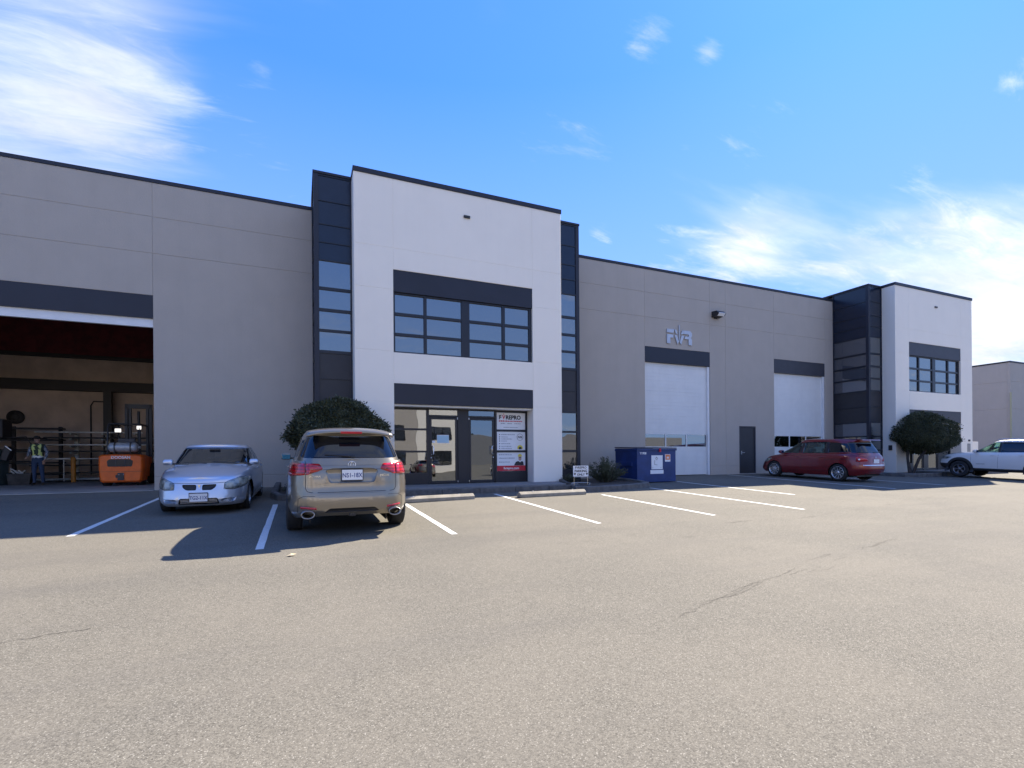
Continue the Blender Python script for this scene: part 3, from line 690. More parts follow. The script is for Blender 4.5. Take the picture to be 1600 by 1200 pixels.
MB().tube([(-.02, -.008, .96), (.04, -.008, .90), (-.01, -.008, .84), (-.06, -.008, .90), (-.02, -.008, .96)], .008, 4).tube([(-.10, -.008, .84), (-.12, -.008, .68), (.02, -.008, .66)], .007, 4).build('pictogram', 'ink_black', st)
text('+', .08, 'ink_black', st, (-.22, -.007, .53)); text('+', .08, 'ink_black', st, (.17, -.007, .53))
MB().box(-.31, .32, -.006, -.001, .33, .47).build('sticker', 'white_print', dp)
MB().box(.40, .66, -.006, -.001, .78, 1.06).build('sticker', 'white_print', dp)
mat('orange_print', (.75, .22, .08), .5)
MB().box(.42, .64, -.009, -.0065, .85, 1.045).build('sticker_print', 'orange_print', dp)
MB().prism([(.47, .90), (.50, .99), (.53, .93), (.56, .99), (.59, .90)], -.0105, -.0092, 'y').build('sticker_print', 'white_print', dp)

# ---------------------------------------------------------------- parking sign
ps = empty('parking_sign', (8.07, 13.38, .63), R(-3), 'small white yard sign on wire legs reading parking only', 'sign')
MB().box(-.265, .265, -.006, .006, .30, .635).build('board', 'white_print', ps)
for s in (-1, 1):
    MB().tube([(s*.235, .0, -.02), (s*.235, .0, .30)], .006, 6).build('leg', 'chrome', ps)
MB().tube([(-.235, 0, .285), (.235, 0, .285)], .005, 6).tube([(-.33, -.02, .10), (-.235, 0, .115), (.235, 0, .10), (.33, -.02, .085), (.27, 0, .02)], .005, 6).build('stake_wire', 'chrome', ps)
text('FVREPRO', .098, 'ink_black', ps, (0, -.0075, .545), bold=.002, align='CENTER'); text('PARKING', .105, 'ink_black', ps, (0, -.0075, .435), bold=.003, align='CENTER'); text('ONLY', .10, 'ink_black', ps, (0, -.0075, .325), bold=.003, align='CENTER')
MB().prism([(-.21, .34), (-.18, .375), (-.17, .41), (-.195, .40), (-.21, .425), (-.225, .40), (-.25, .41), (-.24, .375)], -.009, -.0065, 'y').build('print', 'ink_black', ps)
MB().prism([(.21, .34), (.24, .375), (.25, .41), (.225, .40), (.21, .425), (.195, .40), (.17, .41), (.18, .375)], -.009, -.0065, 'y').build('print', 'ink_black', ps)

# ---------------------------------------------------------------- storefront signs
SY = TY+.49+.035
def wsign(z0, z1, label):
    o = empty('window_sign', (6.71, SY, z0), 0, label, 'sign'); MB().box(-.53, .53, 0, .006, .01, z1-z0-.01).build('board', 'white_print', o); return o
s1 = wsign(2.49, 3.08, 'white FVREPRO sign board with red and black lettering, top panel beside the glass door')
text('F', .19, 'ink_black', s1, (-.45, -.002, .36), bold=.008); text('REPRO', .19, 'ink_black', s1, (-.20, -.002, .36), bold=.008, sx=.98)
MB().prism([(-.335, .50), (-.27, .35), (-.205, .50), (-.235, .50), (-.27, .42), (-.305, .50)], -.004, -.001, 'y').box(-.277, -.263, -.004, -.001, .48, .56).build('print', 'ink_red', s1)
def linesbar(o, rows, m='ink_grey'):
    rng = random.Random(5); b = MB()
    for x0, x1, z, hh in rows:
        x = x0
        while x < x1-.01:
            wd = rng.uniform(.02, .07); b.box(x, min(x1, x+wd), -.003, -.001, z, z+hh*rng.uniform(.75, 1)); x += wd+.013
    tag(b.build('print', m, o), kind='stuff')
linesbar(s1, [(-.45, .43, .275, .045)], 'ink_red'); linesbar(s1, [(-.38, -.22, .20, .03), (-.15, .05, .20, .03), (.12, .36, .20, .03)], 'ink_grey'); linesbar(s1, [(-.28, .26, .07, .025)], 'ink_grey')
s2 = wsign(1.78, 2.43, 'white sign board with a bulleted list and round emblem, middle panel beside the glass door')
linesbar(s2, [(-.37, .14, .53, .03), (-.37, -.12, .45, .028), (-.37, .03, .38, .028), (-.37, -.14, .31, .028), (-.37, -.02, .22, .028), (-.37, .0, .13, .028), (-.37, .02, .06, .028)])
bb = MB()
for z in (.53, .45, .38, .31, .22, .13, .06): bb.lathe([(0, -.004), (.018, -.004), (.018, -.001)], 'y', (-.43, 0, z+.014), 8)
bb.build('print', 'ink_black', s2)
rg = MB(); rg.tube([(.33+.115*math.cos(a*math.pi/12), -.004, .46+.115*math.sin(a*math.pi/12)) for a in range(25)], .005, 4); rg.build('print', 'ink_black', s2); text('FVR', .10, 'ink_black', s2, (.33, -.003, .425), align='CENTER', bold=.003)
mat('hat_yellow', (.75, .62, .08), .5)
MB().prism([(.23, .05), (.23, .13), (.27, .17), (.33, .19), (.39, .17), (.43, .13), (.43, .05)], -.004, -.001, 'y').build('print', 'hat_yellow', s2); MB().prism([(.28, .04), (.28, .11), (.33, .13), (.39, .11), (.39, .04)], -.006, -.0042, 'y').build('print', 'ink_black', s2)
s3 = wsign(1.07, 1.72, 'white sign board with a helmeted man above a red web address band')
MB().box(-.53, .53, -.003, -.0005, .01, .19).build('print', 'ink_red', s3); text('fvrepro.com', .115, 'white_print', s3, (0, -.005, .065), align='CENTER', bold=.003)
linesbar(s3, [(-.46, .02, .55, .03), (-.46, .12, .43, .035), (-.46, -.06, .30, .03)])
MB().prism([(.10, .195), (.17, .32), (.26, .345), (.33, .30), (.40, .345), (.45, .31), (.47, .195)], -.004, -.001, 'y').build('print', 'ink_black', s3)
mat('skin_print', (.5, .33, .25), .6); MB().prism([(.27, .39), (.27, .50), (.38, .50), (.38, .39), (.325, .345)], -.004, -.001, 'y').build('print', 'skin_print', s3)
MB().prism([(.24, .50), (.27, .57), (.325, .60), (.38, .57), (.41, .50)], -.004, -.001, 'y').build('print', 'hat_yellow', s3); MB().box(.285, .365, -.006, -.0042, .45, .48).build('print', 'ink_black', s3)
dn = empty('door_notice', (4.30, TY+.53, 2.02), 0, 'white paper notice taped inside the left glass door', 'notice'); MB().box(-.20, .20, 0, .003, 0, .27).build('sheet', 'white_print', dn)
MB().box(-.19, .19, -.004, -.002, .02, .25).build('print', mat('pale_blue', (.42, .60, .68), .6), dn)
dn2 = empty('door_plaque', (3.985, TY+.50, 2.03), 0, 'tiny white plaque above the handle of the left glass door', 'plaque'); MB().box(-.05, .05, 0, .004, 0, .07).build('plate', 'white_print', dn2)

# ---------------------------------------------------------------- cars
def curve(tab):
    """smooth curve through (x, v) pairs, monotone between knots"""
    xs = [a for a, _ in tab]; vs = [b for _, b in tab]; n = len(xs)
    d = [(vs[i+1]-vs[i])/(xs[i+1]-xs[i]) for i in range(n-1)]
    m_ = [d[0]]+[0 if d[i-1]*d[i] <= 0 else 2*d[i-1]*d[i]/(d[i-1]+d[i]) for i in range(1, n-1)]+[d[-1]]
    def f(x):
        if x <= xs[0]: return vs[0]
        if x >= xs[-1]: return vs[-1]
        i = 0
        while x > xs[i+1]: i += 1
        h_ = xs[i+1]-xs[i]; t = (x-xs[i])/h_
        return vs[i]*(2*t**3-3*t*t+1)+h_*m_[i]*(t**3-2*t*t+t)+vs[i+1]*(-2*t**3+3*t*t)+h_*m_[i+1]*(t**3-t*t)
    return f
NR = 132
def outline(F, Rr, W, nf, nr):
    pts = []; K = 720
    for i in range(K):
        a = 2*math.pi*i/K; c, s = math.cos(a), math.sin(a); n = nf if c >= 0 else nr
        e = abs(c)**(2/n)*(F if c >= 0 else -Rr); pts.append((math.copysign(e, c), math.copysign(abs(s)**(2/n), s)*W))
    # resample evenly
    L = [0]
    for i in range(K): p, q = pts[i], pts[(i+1) % K]; L.append(L[-1]+math.hypot(q[0]-p[0], q[1]-p[1]))
    out = []; j = 0
    for k in range(NR):
        t = L[-1]*k/NR
        while L[j+1] < t: j += 1
        f = (t-L[j])/max(1e-9, L[j+1]-L[j]); p, q = pts[j], pts[(j+1) % K]; out.append((p[0]+(q[0]-p[0])*f, p[1]+(q[1]-p[1])*f))
    return out
def loft(rows, zf, cap, flip=False):
    """rows: (t, F, R, W, nf, nr); zf(t, x) height; cap(x, r) height of the lid"""
    b = MB(); ring = []
    for t, F, Rr, W, nf, nr in rows:
        o = outline(F, Rr, W, nf, nr); ring.append([(x, y, zf(t, x)) for x, y in o])
    t, F, Rr, W, nf, nr = rows[-1]; o = outline(F, Rr, W, nf, nr)
    for r_ in (.96, .88, .75, .58, .4, .2, 0.0): ring.append([(x, y*r_, cap(x, r_)) for x, y in o])
    vs = [p for r_ in ring for p in r_]
    b.add(vs, [(i*NR+k, i*NR+(k+1) % NR, (i+1)*NR+(k+1) % NR, (i+1)*NR+k) for i in range(len(ring)-1) for k in range(NR)], 0, True)
    bm = bmesh.new(); vv = [bm.verts.new(p) for p in b.v]
    for f in b.f:
        try: bm.faces.new([vv[i] for i in f]).smooth = True
        except Exception: pass
    bmesh.ops.remove_doubles(bm, verts=bm.verts, dist=.0008); bmesh.ops.dissolve_degenerate(bm, edges=bm.edges, dist=.0005)
    bmesh.ops.recalc_face_normals(bm, faces=bm.faces)
    return bm
def round_poly(pts, r=.03, k=4):
    out = []; n = len(pts)
    for i in range(n):
        p = Vector(pts[i]); a = Vector(pts[i-1]); c = Vector(pts[(i+1) % n]); da = (a-p); dc = (c-p); q = min(r, da.length*.45, dc.length*.45)
        s = p+da.normalized()*q; e = p+dc.normalized()*q
        for j in range(k+1): t = j/k; out.append(tuple((1-t)**2*s+2*t*(1-t)*p+t*t*e))
    return out
def inside(p, poly):
    c = False; n = len(poly); x, y = p
    for i in range(n):
        x1, y1 = poly[i]; x2, y2 = poly[i-1]
        if (y1 > y) != (y2 > y) and x < (x2-x1)*(y-y1)/(y2-y1)+x1: c = not c
    return c
def carve(bm, poly, ax, side, depth=0., nmin=.15, test=None, rim=True, drop=False):
    """cut the outline out of the shell; returns a bmesh of the cut piece moved by depth along its normals"""
    pr = (lambda p: (p.x, p.z)) if ax == 'y' else (lambda p: (p.y, p.z))
    comp = (lambda n: n.y*side) if ax == 'y' else (lambda n: n.x*side)
    x0 = min(p[0] for p in poly)-.02; x1 = max(p[0] for p in poly)+.02; z0 = min(p[1] for p in poly)-.02; z1 = max(p[1] for p in poly)+.02
    def cand():
        out = []
        for f in bm.faces:
            if comp(f.normal) < nmin: continue
            q = [pr(v.co) for v in f.verts]
            if max(a for a, _ in q) < x0 or min(a for a, _ in q) > x1 or max(b for _, b in q) < z0 or min(b for _, b in q) > z1: continue
            if test and not test(f.calc_center_median()): continue
            out.append(f)
        return out
    n = len(poly); cs = cand()
    for i in range(n):
        p, q = Vector(poly[i]), Vector(poly[(i+1) % n]); d = q-p
        if d.length < 1e-6: continue
        no = Vector((-d.y, d.x)).normalized(); ex = .012
        lo = (min(p.x, q.x)-ex, min(p.y, q.y)-ex); hi = (max(p.x, q.x)+ex, max(p.y, q.y)+ex)
        near = []
        for f in cs:
            if not f.is_valid: continue
            w_ = [pr(v.co) for v in f.verts]
            if max(a for a, _ in w_) < lo[0] or min(a for a, _ in w_) > hi[0] or max(b for _, b in w_) < lo[1] or min(b for _, b in w_) > hi[1]: continue
            near.append(f)
        if not near: continue
        geom = set(near)
        for f in near: geom.update(f.edges); geom.update(f.verts)
        co = Vector((p.x, 0, p.y)) if ax == 'y' else Vector((0, p.x, p.y)); nv = Vector((no.x, 0, no.y)) if ax == 'y' else Vector((0, no.x, no.y))
        bmesh.ops.bisect_plane(bm, geom=list(geom), dist=1e-5, plane_co=co, plane_no=nv)
        cs = cand()
    bm.normal_update()
    sel = [f for f in cand() if inside(pr(f.calc_center_median()), poly)]
    if not sel: return None
    if drop: bmesh.ops.delete(bm, geom=sel, context='FACES'); return None
    nb = bmesh.new(); mp = {}; nrm = {}
    for f in sel:
        for v in f.verts: nrm[v] = nrm.get(v, Vector())+f.normal*f.calc_area()
    for v in nrm: mp[v] = nb.verts.new(v.co)
    for f in sel:
        nf_ = nb.faces.new([mp[v] for v in f.verts]); nf_.smooth = True
    if depth:
        if rim:
            bd = [e for e in nb.edges if len(e.link_faces) == 1]; old = {}
            for e in bd:
                for v in e.verts:
                    if v not in old: old[v] = nb.verts.new(v.co)
            for e in bd:
                a, c = e.link_loops[0].vert, e.link_loops[0].link_loop_next.vert
                nb.faces.new([c, a, old[a], old[c]])
        for v, w_ in mp.items(): w_.co = w_.co+nrm[v].normalized()*depth
    bmesh.ops.delete(bm, geom=sel, context='FACES')
    return nb
def bm_obj(bm, name, m, parent):
    me = bpy.data.meshes.new(name); bm.to_mesh(me); me.materials.append(MAT[m] if isinstance(m, str) else m)
    o = bpy.data.objects.new(name, me); C.objects.link(o); o.parent = parent; return o
def mir(poly): return [(-a, b) for a, b in poly]

def wheel(car, x, y, r, wd, side, spokes, rimr, style, rim_mat):
    """tyre with a rim; side = +1 when the outside faces +y"""
    t = MB(); h_ = wd/2
    prof = [(rimr, -h_*.8), (rimr+.02, -h_*.95), (r-.05, -h_), (r-.015, -h_*.88), (r, -h_*.7), (r, h_*.7), (r-.015, h_*.88), (r-.05, h_), (rimr+.02, h_*.95), (rimr, h_*.8)]
    t.lathe(prof, 'y', (0, 0, 0), 40)
    for q in (-.45, 0, .45): t.lathe([(r+.0006, h_*(q-.05)), (r-.006, h_*q), (r+.0006, h_*(q+.05))], 'y', (0, 0, 0), 40)
    o = t.build('wheel', 'rubber', car, loc=(x, y, r)); s = side
    rb = MB(); yo = h_*.80*s
    rb.lathe([(rimr+.004, yo), (rimr+.004, yo+.012*s), (rimr-.012, yo+.012*s), (rimr-.022, yo-.03*s), (rimr-.03, -yo)], 'y', (0, 0, 0), 40)
    rb.lathe([(0, yo-.005*s), (.055, yo-.008*s), (.065, yo-.03*s), (.065, yo-.08*s)], 'y', (0, 0, 0), 20)
    for k in range(spokes):
        for dd in ((-.11, .11) if style == 'double' else (0,)):
            a = 2*math.pi*k/spokes+dd; tw = .22 if style == 'swirl' else 0
            wv = .018 if style != 'single' else .03
            L = []
            for rr_, an, hw, yy in [(.04, a, wv*1.1, yo-.012*s), (rimr*.55, a+tw*.4, wv, yo-.016*s), (rimr-.012, a+tw, wv*1.15, yo-.006*s)]:
                cx, cz = rr_*math.cos(an), rr_*math.sin(an); tx, tz = -math.sin(an), math.cos(an)
                for e in (-1, 1):
                    L.append((cx+tx*hw*e, yy, cz+tz*hw*e)); L.append((cx+tx*hw*e*.8, yy-.03*s, cz+tz*hw*e*.8))
            fs = []
            for i in (0, 4): fs += [(i, i+2, i+6, i+4), (i, i+4, i+5, i+1), (i+2, i+3, i+7, i+6)]
            rb.add(L, fs)
    rim = rb.build('rim', rim_mat, o)
    MB().lathe([(0, yo-.07*s), (rimr*.72, yo-.07*s), (rimr*.72, yo-.085*s)], 'y', (0, 0, 0), 24).lathe([(0, -yo*.5), (rimr-.02, -yo*.5)], 'y', (0, 0, 0), 24).build('brake_disc', 'interior_dark', o)
    return o

def make_car(name, S, loc, rz, label, cat):
    car = empty(name, loc, rz, label, cat, S.get('group'))
    zsh = curve(S['shoulder']); zc = curve(S['centre']); zlo = curve(S['sill']); rows = S['rows']
    body = loft(rows, lambda t, x: zlo(x)+(zsh(x)-zlo(x))*t, lambda x, r_: zsh(x)+(zc(x)-zsh(x))*(1-r_**2.2))
    gb = curve(S['ghbase']); gt = curve(S['ghtop']); gc = S.get('crown', .035)
    gr = loft(S['ghrows'], lambda t, x: gb(x)+(gt(x)-gb(x))*t, lambda x, r_: gt(x)+gc*(1-r_**2.2))
    bvb = BVHTree.FromBMesh(body); bvg = BVHTree.FromBMesh(gr)
    def hit(p, ax, side, bv=None):
        d = Vector((0, -side, 0)) if ax == 'y' else Vector((-side, 0, 0)); o = Vector((p[0], 3*side, p[1])) if ax == 'y' else Vector((4*side, p[0], p[1]))
        best = None
        for bb_ in ([bv] if bv else [bvb, bvg]):
            h_ = bb_.ray_cast(o, d)
            if h_[0] is not None and (best is None or (h_[0]-o).length < (best[0]-o).length): best = h_
        return best
    # wheel openings
    for x in (S['xf'], S['xr']):
        for s in (1, -1):
            ra = S['arch']; poly = [(x+ra*math.cos(a), S['r']+ra*math.sin(a)) for a in [math.pi*i/18 for i in range(19)]]+[(x-ra, S['r']-.05), (x-ra*.985, .02), (x+ra*.985, .02), (x+ra, S['r']-.05)]
            carve(body, poly, 'y', s, drop=True, nmin=.05, test=lambda c: True)
            lin = MB(); n = 18; W_ = rows[3][3]; L = []
            for i in range(n+1):
                a = math.pi*i/n
                for yy in (W_*s*.93, (W_-.36)*s): L.append((x+(ra+.004)*math.cos(a), yy, S['r']+(ra+.004)*math.sin(a)))
            lin.add(L, [(2*i, 2*i+1, 2*i+3, 2*i+2) for i in range(n)], 0, True)
            lin.box(x-ra, x+ra, (W_-.38)*s if s > 0 else (W_-.36)*s, (W_-.36)*s if s > 0 else (W_-.38)*s, .16, S['r']+ra); lin.build('wheel_arch_liner', 'plastic_black', car)
            yw = (S['track']/2)*s
            wheel(car, x, yw, S['r'], S['tw'], s, S['spokes'], S['rim'], S['style'], S.get('rim_mat', 'alloy'))
            if S.get('flare'):
                fl = MB(); A = []
                for i in range(21):
                    a = math.pi*(-.08+1.16*i/20)
                    for rr_ in (ra-.01, ra+.10):
                        q = (x+rr_*math.cos(a), S['r']+rr_*math.sin(a)); h_ = hit(q, 'y', s, bvb); yy = (h_[0].y if h_ and h_[0] is not None else W_*s)
                        A.append((q[0], yy+.018*s, q[1]))
                fl.add(A, [(2*i, 2*i+1, 2*i+3, 2*i+2) for i in range(20)], 0, True)
                B_ = [(p[0], p[1]-.05*s, p[2]) for p in A[0::2]]; A0 = A[0::2]; fl.add(A0+B_, [(i, i+1, i+22, i+21) for i in range(20)]); A1 = A[1::2]; B1 = [(p[0], p[1]-.03*s, p[2]) for p in A1]; fl.add(A1+B1, [(i, i+1, i+22, i+21) for i in range(20)])
                fl.build('wheel_flare', 'cladding', car)
    # openings and fittings cut from the shell
    out = []
    def side_ok(ax, s): return (lambda c: c.y*s > .05) if ax == 'y' else (lambda c: c.x*s > 0)
    for it in S['cuts']:
        nm, shell, ax, sd, poly, depth, m = it[:7]; opt = it[7] if len(it) > 7 else {}
        for s in ((1, -1) if (ax == 'y' and sd == 0) else (sd,)):
            pl_ = round_poly(poly, opt.get('r', .03)); plys = [pl_, mir(pl_)[::-1]] if opt.get('both') else [pl_]
            for q in plys:
                dp_ = opt.get('deep'); tst = (lambda c, s=s, dp_=dp_: c.x*s > dp_) if dp_ else side_ok(ax, s)
                nb = carve(body if shell == 'b' else gr, q, ax, s, depth, opt.get('nmin', .12), tst)
                if nb is None: continue
                bmesh.ops.recalc_face_normals(nb, faces=nb.faces) if False else None
                o = bm_obj(nb, nm, m, car); out.append((nm, o)); nb.free()
    bm_all = MB()
    for q in (body, gr):
        q.verts.ensure_lookup_table(); ix = {v: i for i, v in enumerate(q.verts)}; bm_all.add([v.co for v in q.verts], [[ix[v] for v in f.verts] for f in q.faces], 0, True)
    body.free(); gr.free()
    bo = bm_all.build('body', S['paint'], car, fix=False)
    # seams
    def seam(pts, ax, s, wd, nm, m, lift=.002, closed=False, sub=10):
        L = []; P2 = []
        for i in range(len(pts)-1):
            a, b_ = Vector(pts[i]), Vector(pts[i+1])
            P2 += [a.lerp(b_, j/sub) for j in range(sub)]
        P2.append(Vector(pts[-1]))
        for i, p in enumerate(P2):
            d = (P2[min(i+1, len(P2)-1)]-P2[max(0, i-1)]).normalized(); n = Vector((-d.y, d.x))
            for e in (-.5, .5):
                h_ = hit(p+n*wd*e, ax, s)
                if h_ is None: return
                L.append(h_[0]+(h_[1] if h_[1].dot(Vector((0, s, 0)) if ax == 'y' else Vector((s, 0, 0))) > 0 else -h_[1])*lift)
        MB().add(L, [(2*i, 2*i+1, 2*i+3, 2*i+2) for i in range(len(P2)-1)], 0, True).build(nm, m, car, fix=False)
    for pts, ax, s, *r_ in S['seams']:
        wd = r_[0] if r_ else .007; nm = r_[1] if len(r_) > 1 else 'panel_gap'; m = r_[2] if len(r_) > 2 else 'plastic_black'; lift = r_[3] if len(r_) > 3 else .0015
        for ss in ((1, -1) if s == 0 and ax == 'y' else (s,)): seam(pts, ax, ss, wd, nm, m, lift)
    # cabin
    cx0, cx1, cw, ch_ = S['cabin']
    MB().box(S['rows'][0][2]*.9, S['rows'][0][1]*.9, -S['rows'][0][3]*.84, S['rows'][0][3]*.80, *S.get('under', (.19, .26))).build('underbody', 'plastic_black', car)
    MB().box(cx1-.25, cx1+.08, -cw, cw, .5, ch_-.05).build('dashboard', 'interior_dark', car, bevel=.04)
    for x in S['seats']:
        for s in (-1, 1):
            MB().prism([(x-.25, .35), (x+.25, .38), (x+.25, .50), (x-.10, .52), (x-.28, 1.05), (x-.40, 1.03), (x-.30, .4)], s*.37-.22, s*.37+.22, 'y').box(x-.42, x-.31, s*.37-.12, s*.37+.12, 1.08, 1.24).build('seat', 'seat_cloth', car, bevel=.03)
    sx_ = cx1-.42; stw = MB(); stw.tube([(sx_+.08*math.sin(a), .37+.17*math.cos(a), ch_-.10+.16*math.sin(a)) for a in [2*math.pi*i/16 for i in range(17)]], .014, 6); stw.box(sx_-.01, sx_+.2, .34, .40, ch_-.16, ch_-.09); stw.build('steering_wheel', 'plastic_black', car)
    # mirrors
    mx, mz, my = S['mirror']
    for s in (-1, 1):
        o = MB().prism([(mx-.05, mz-.06), (mx+.06, mz-.055), (mx+.10, mz+.01), (mx+.05, mz+.07), (mx-.05, mz+.075)], s*(my), s*(my+.185), 'y').build('mirror', S['paint'], car, bevel=.036)
        for p in o.data.polygons: p.use_smooth = True
        MB().box(mx-.056, mx-.050, s*(my+.09)-.075, s*(my+.09)+.075, mz-.042, mz+.052).build('mirror_glass', 'mirror_glass', o)
        MB().box(mx-.0, mx+.05, s*(my-.03)-.06, s*(my-.03)+.05, mz-.05, mz-.01).build('mirror_arm', 'plastic_black', o, bevel=.01)
    # door handles
    for x, z in S.get('handles', []):
        for s in (-1, 1):
            h_ = hit((x, z), 'y', s)
            if h_: y = h_[0].y; MB().tube([(x-.10, y-.005*s, z), (x-.09, y+.030*s, z+.003), (x+.08, y+.030*s, z+.003), (x+.10, y-.005*s, z)], .013, 6).build('door_handle', S['paint'], car)
    car['_hit'] = 0; del car['_hit']
    return car, hit, bo
def plate(car, hit, x_side, z, body_txt, w_=.31, h_=.16, y=0, frame=True, lift=.012):
    q = hit((y, z), 'x', x_side); x = q[0].x+lift*x_side
    b = MB().box(min(x, x+.008*x_side), max(x, x+.008*x_side), y-w_/2, y+w_/2, z-h_/2, z+h_/2)
    o = b.build('licence_plate', 'white_print', car)
    xx = x+.0095*x_side; rot = (R(90), 0, R(90) if x_side > 0 else R(-90))
    text(body_txt, .095, mat('plate_ink', (.03, .06, .2), .5), None, (0, 0, 0)) if False else None
    if body_txt: text(body_txt, .098, 'ink_blue', o, (xx, y, z-.038), rot, align='CENTER', bold=.0012, sx=.82)
    if frame:
        fx0, fx1 = sorted((x-.006*x_side, x+.004*x_side)); f = MB()
        f.box(fx0, fx1, y-w_/2-.012, y+w_/2+.012, z+h_/2, z+h_/2+.018).box(fx0, fx1, y-w_/2-.012, y+w_/2+.012, z-h_/2-.014, z-h_/2).box(fx0, fx1, y-w_/2-.012, y-w_/2, z-h_/2, z+h_/2).box(fx0, fx1, y+w_/2, y+w_/2+.012, z-h_/2, z+h_/2)
        f.build('plate_frame', 'plastic_black', o)
    return o

def paint(name, col, metal, rough, coat=1.):
    m = bpy.data.materials.new(name); m.use_nodes = True; t = NT(m.node_tree); MAT[name] = m
    b = t.n('ShaderNodeBsdfPrincipled'); o = t.n('ShaderNodeOutputMaterial'); geo = t.n('ShaderNodeNewGeometry')
    dirt = t.ramp(t.noise(geo.outputs['Position'], 5, 6, .65), .45, .8, 0, .05)
    c = t.mix(dirt, (*col, 1), (.20, .18, .16, 1)); c = t.mix(geo.outputs['Backfacing'], c, (.02, .02, .02, 1))
    t.put(b.inputs['Base Color'], c); b.inputs['Metallic'].default_value = metal
    t.put(b.inputs['Roughness'], t.m('ADD', t.m('MULTIPLY', dirt, .9), rough)); b.inputs['Coat Weight'].default_value = coat; b.inputs['Coat Roughness'].default_value = .05
    t.put(o.inputs[0], b.outputs[0])
paint('paint_silver', (.64, .66, .70), .65, .34); paint('paint_bronze', (.26, .225, .17), .6, .28); paint('paint_red', (.20, .008, .012), .3, .28); paint('paint_white', (.72, .71, .68), 0, .35)
mat('pipe_steel', (.30, .29, .28), .35, 1.); mat('alloy', (.62, .63, .65), .28, .9); mat('alloy_dark', (.28, .28, .3), .3, .9); mat('cladding', (.022, .022, .024), .6)
mat('mirror_glass', (.03, .13, .32), .03, 1.); mat('ink_blue', (.03, .06, .22), .5)  # mirror glass: blue of a sky reflection put into its base colour
mat('lamp_red', (.50, .012, .018), .12, coat=1.); mat('lamp_red_dark', (.28, .006, .012), .15, coat=1.); mat('lamp_clear', (.55, .56, .55), .14, .3, coat=1.); mat('lamp_white', (.8, .78, .76), .15, coat=1); mat('lamp_amber', (.6, .28, .1), .2, coat=1.)
mat('grille_black', (.008, .008, .009), .4)

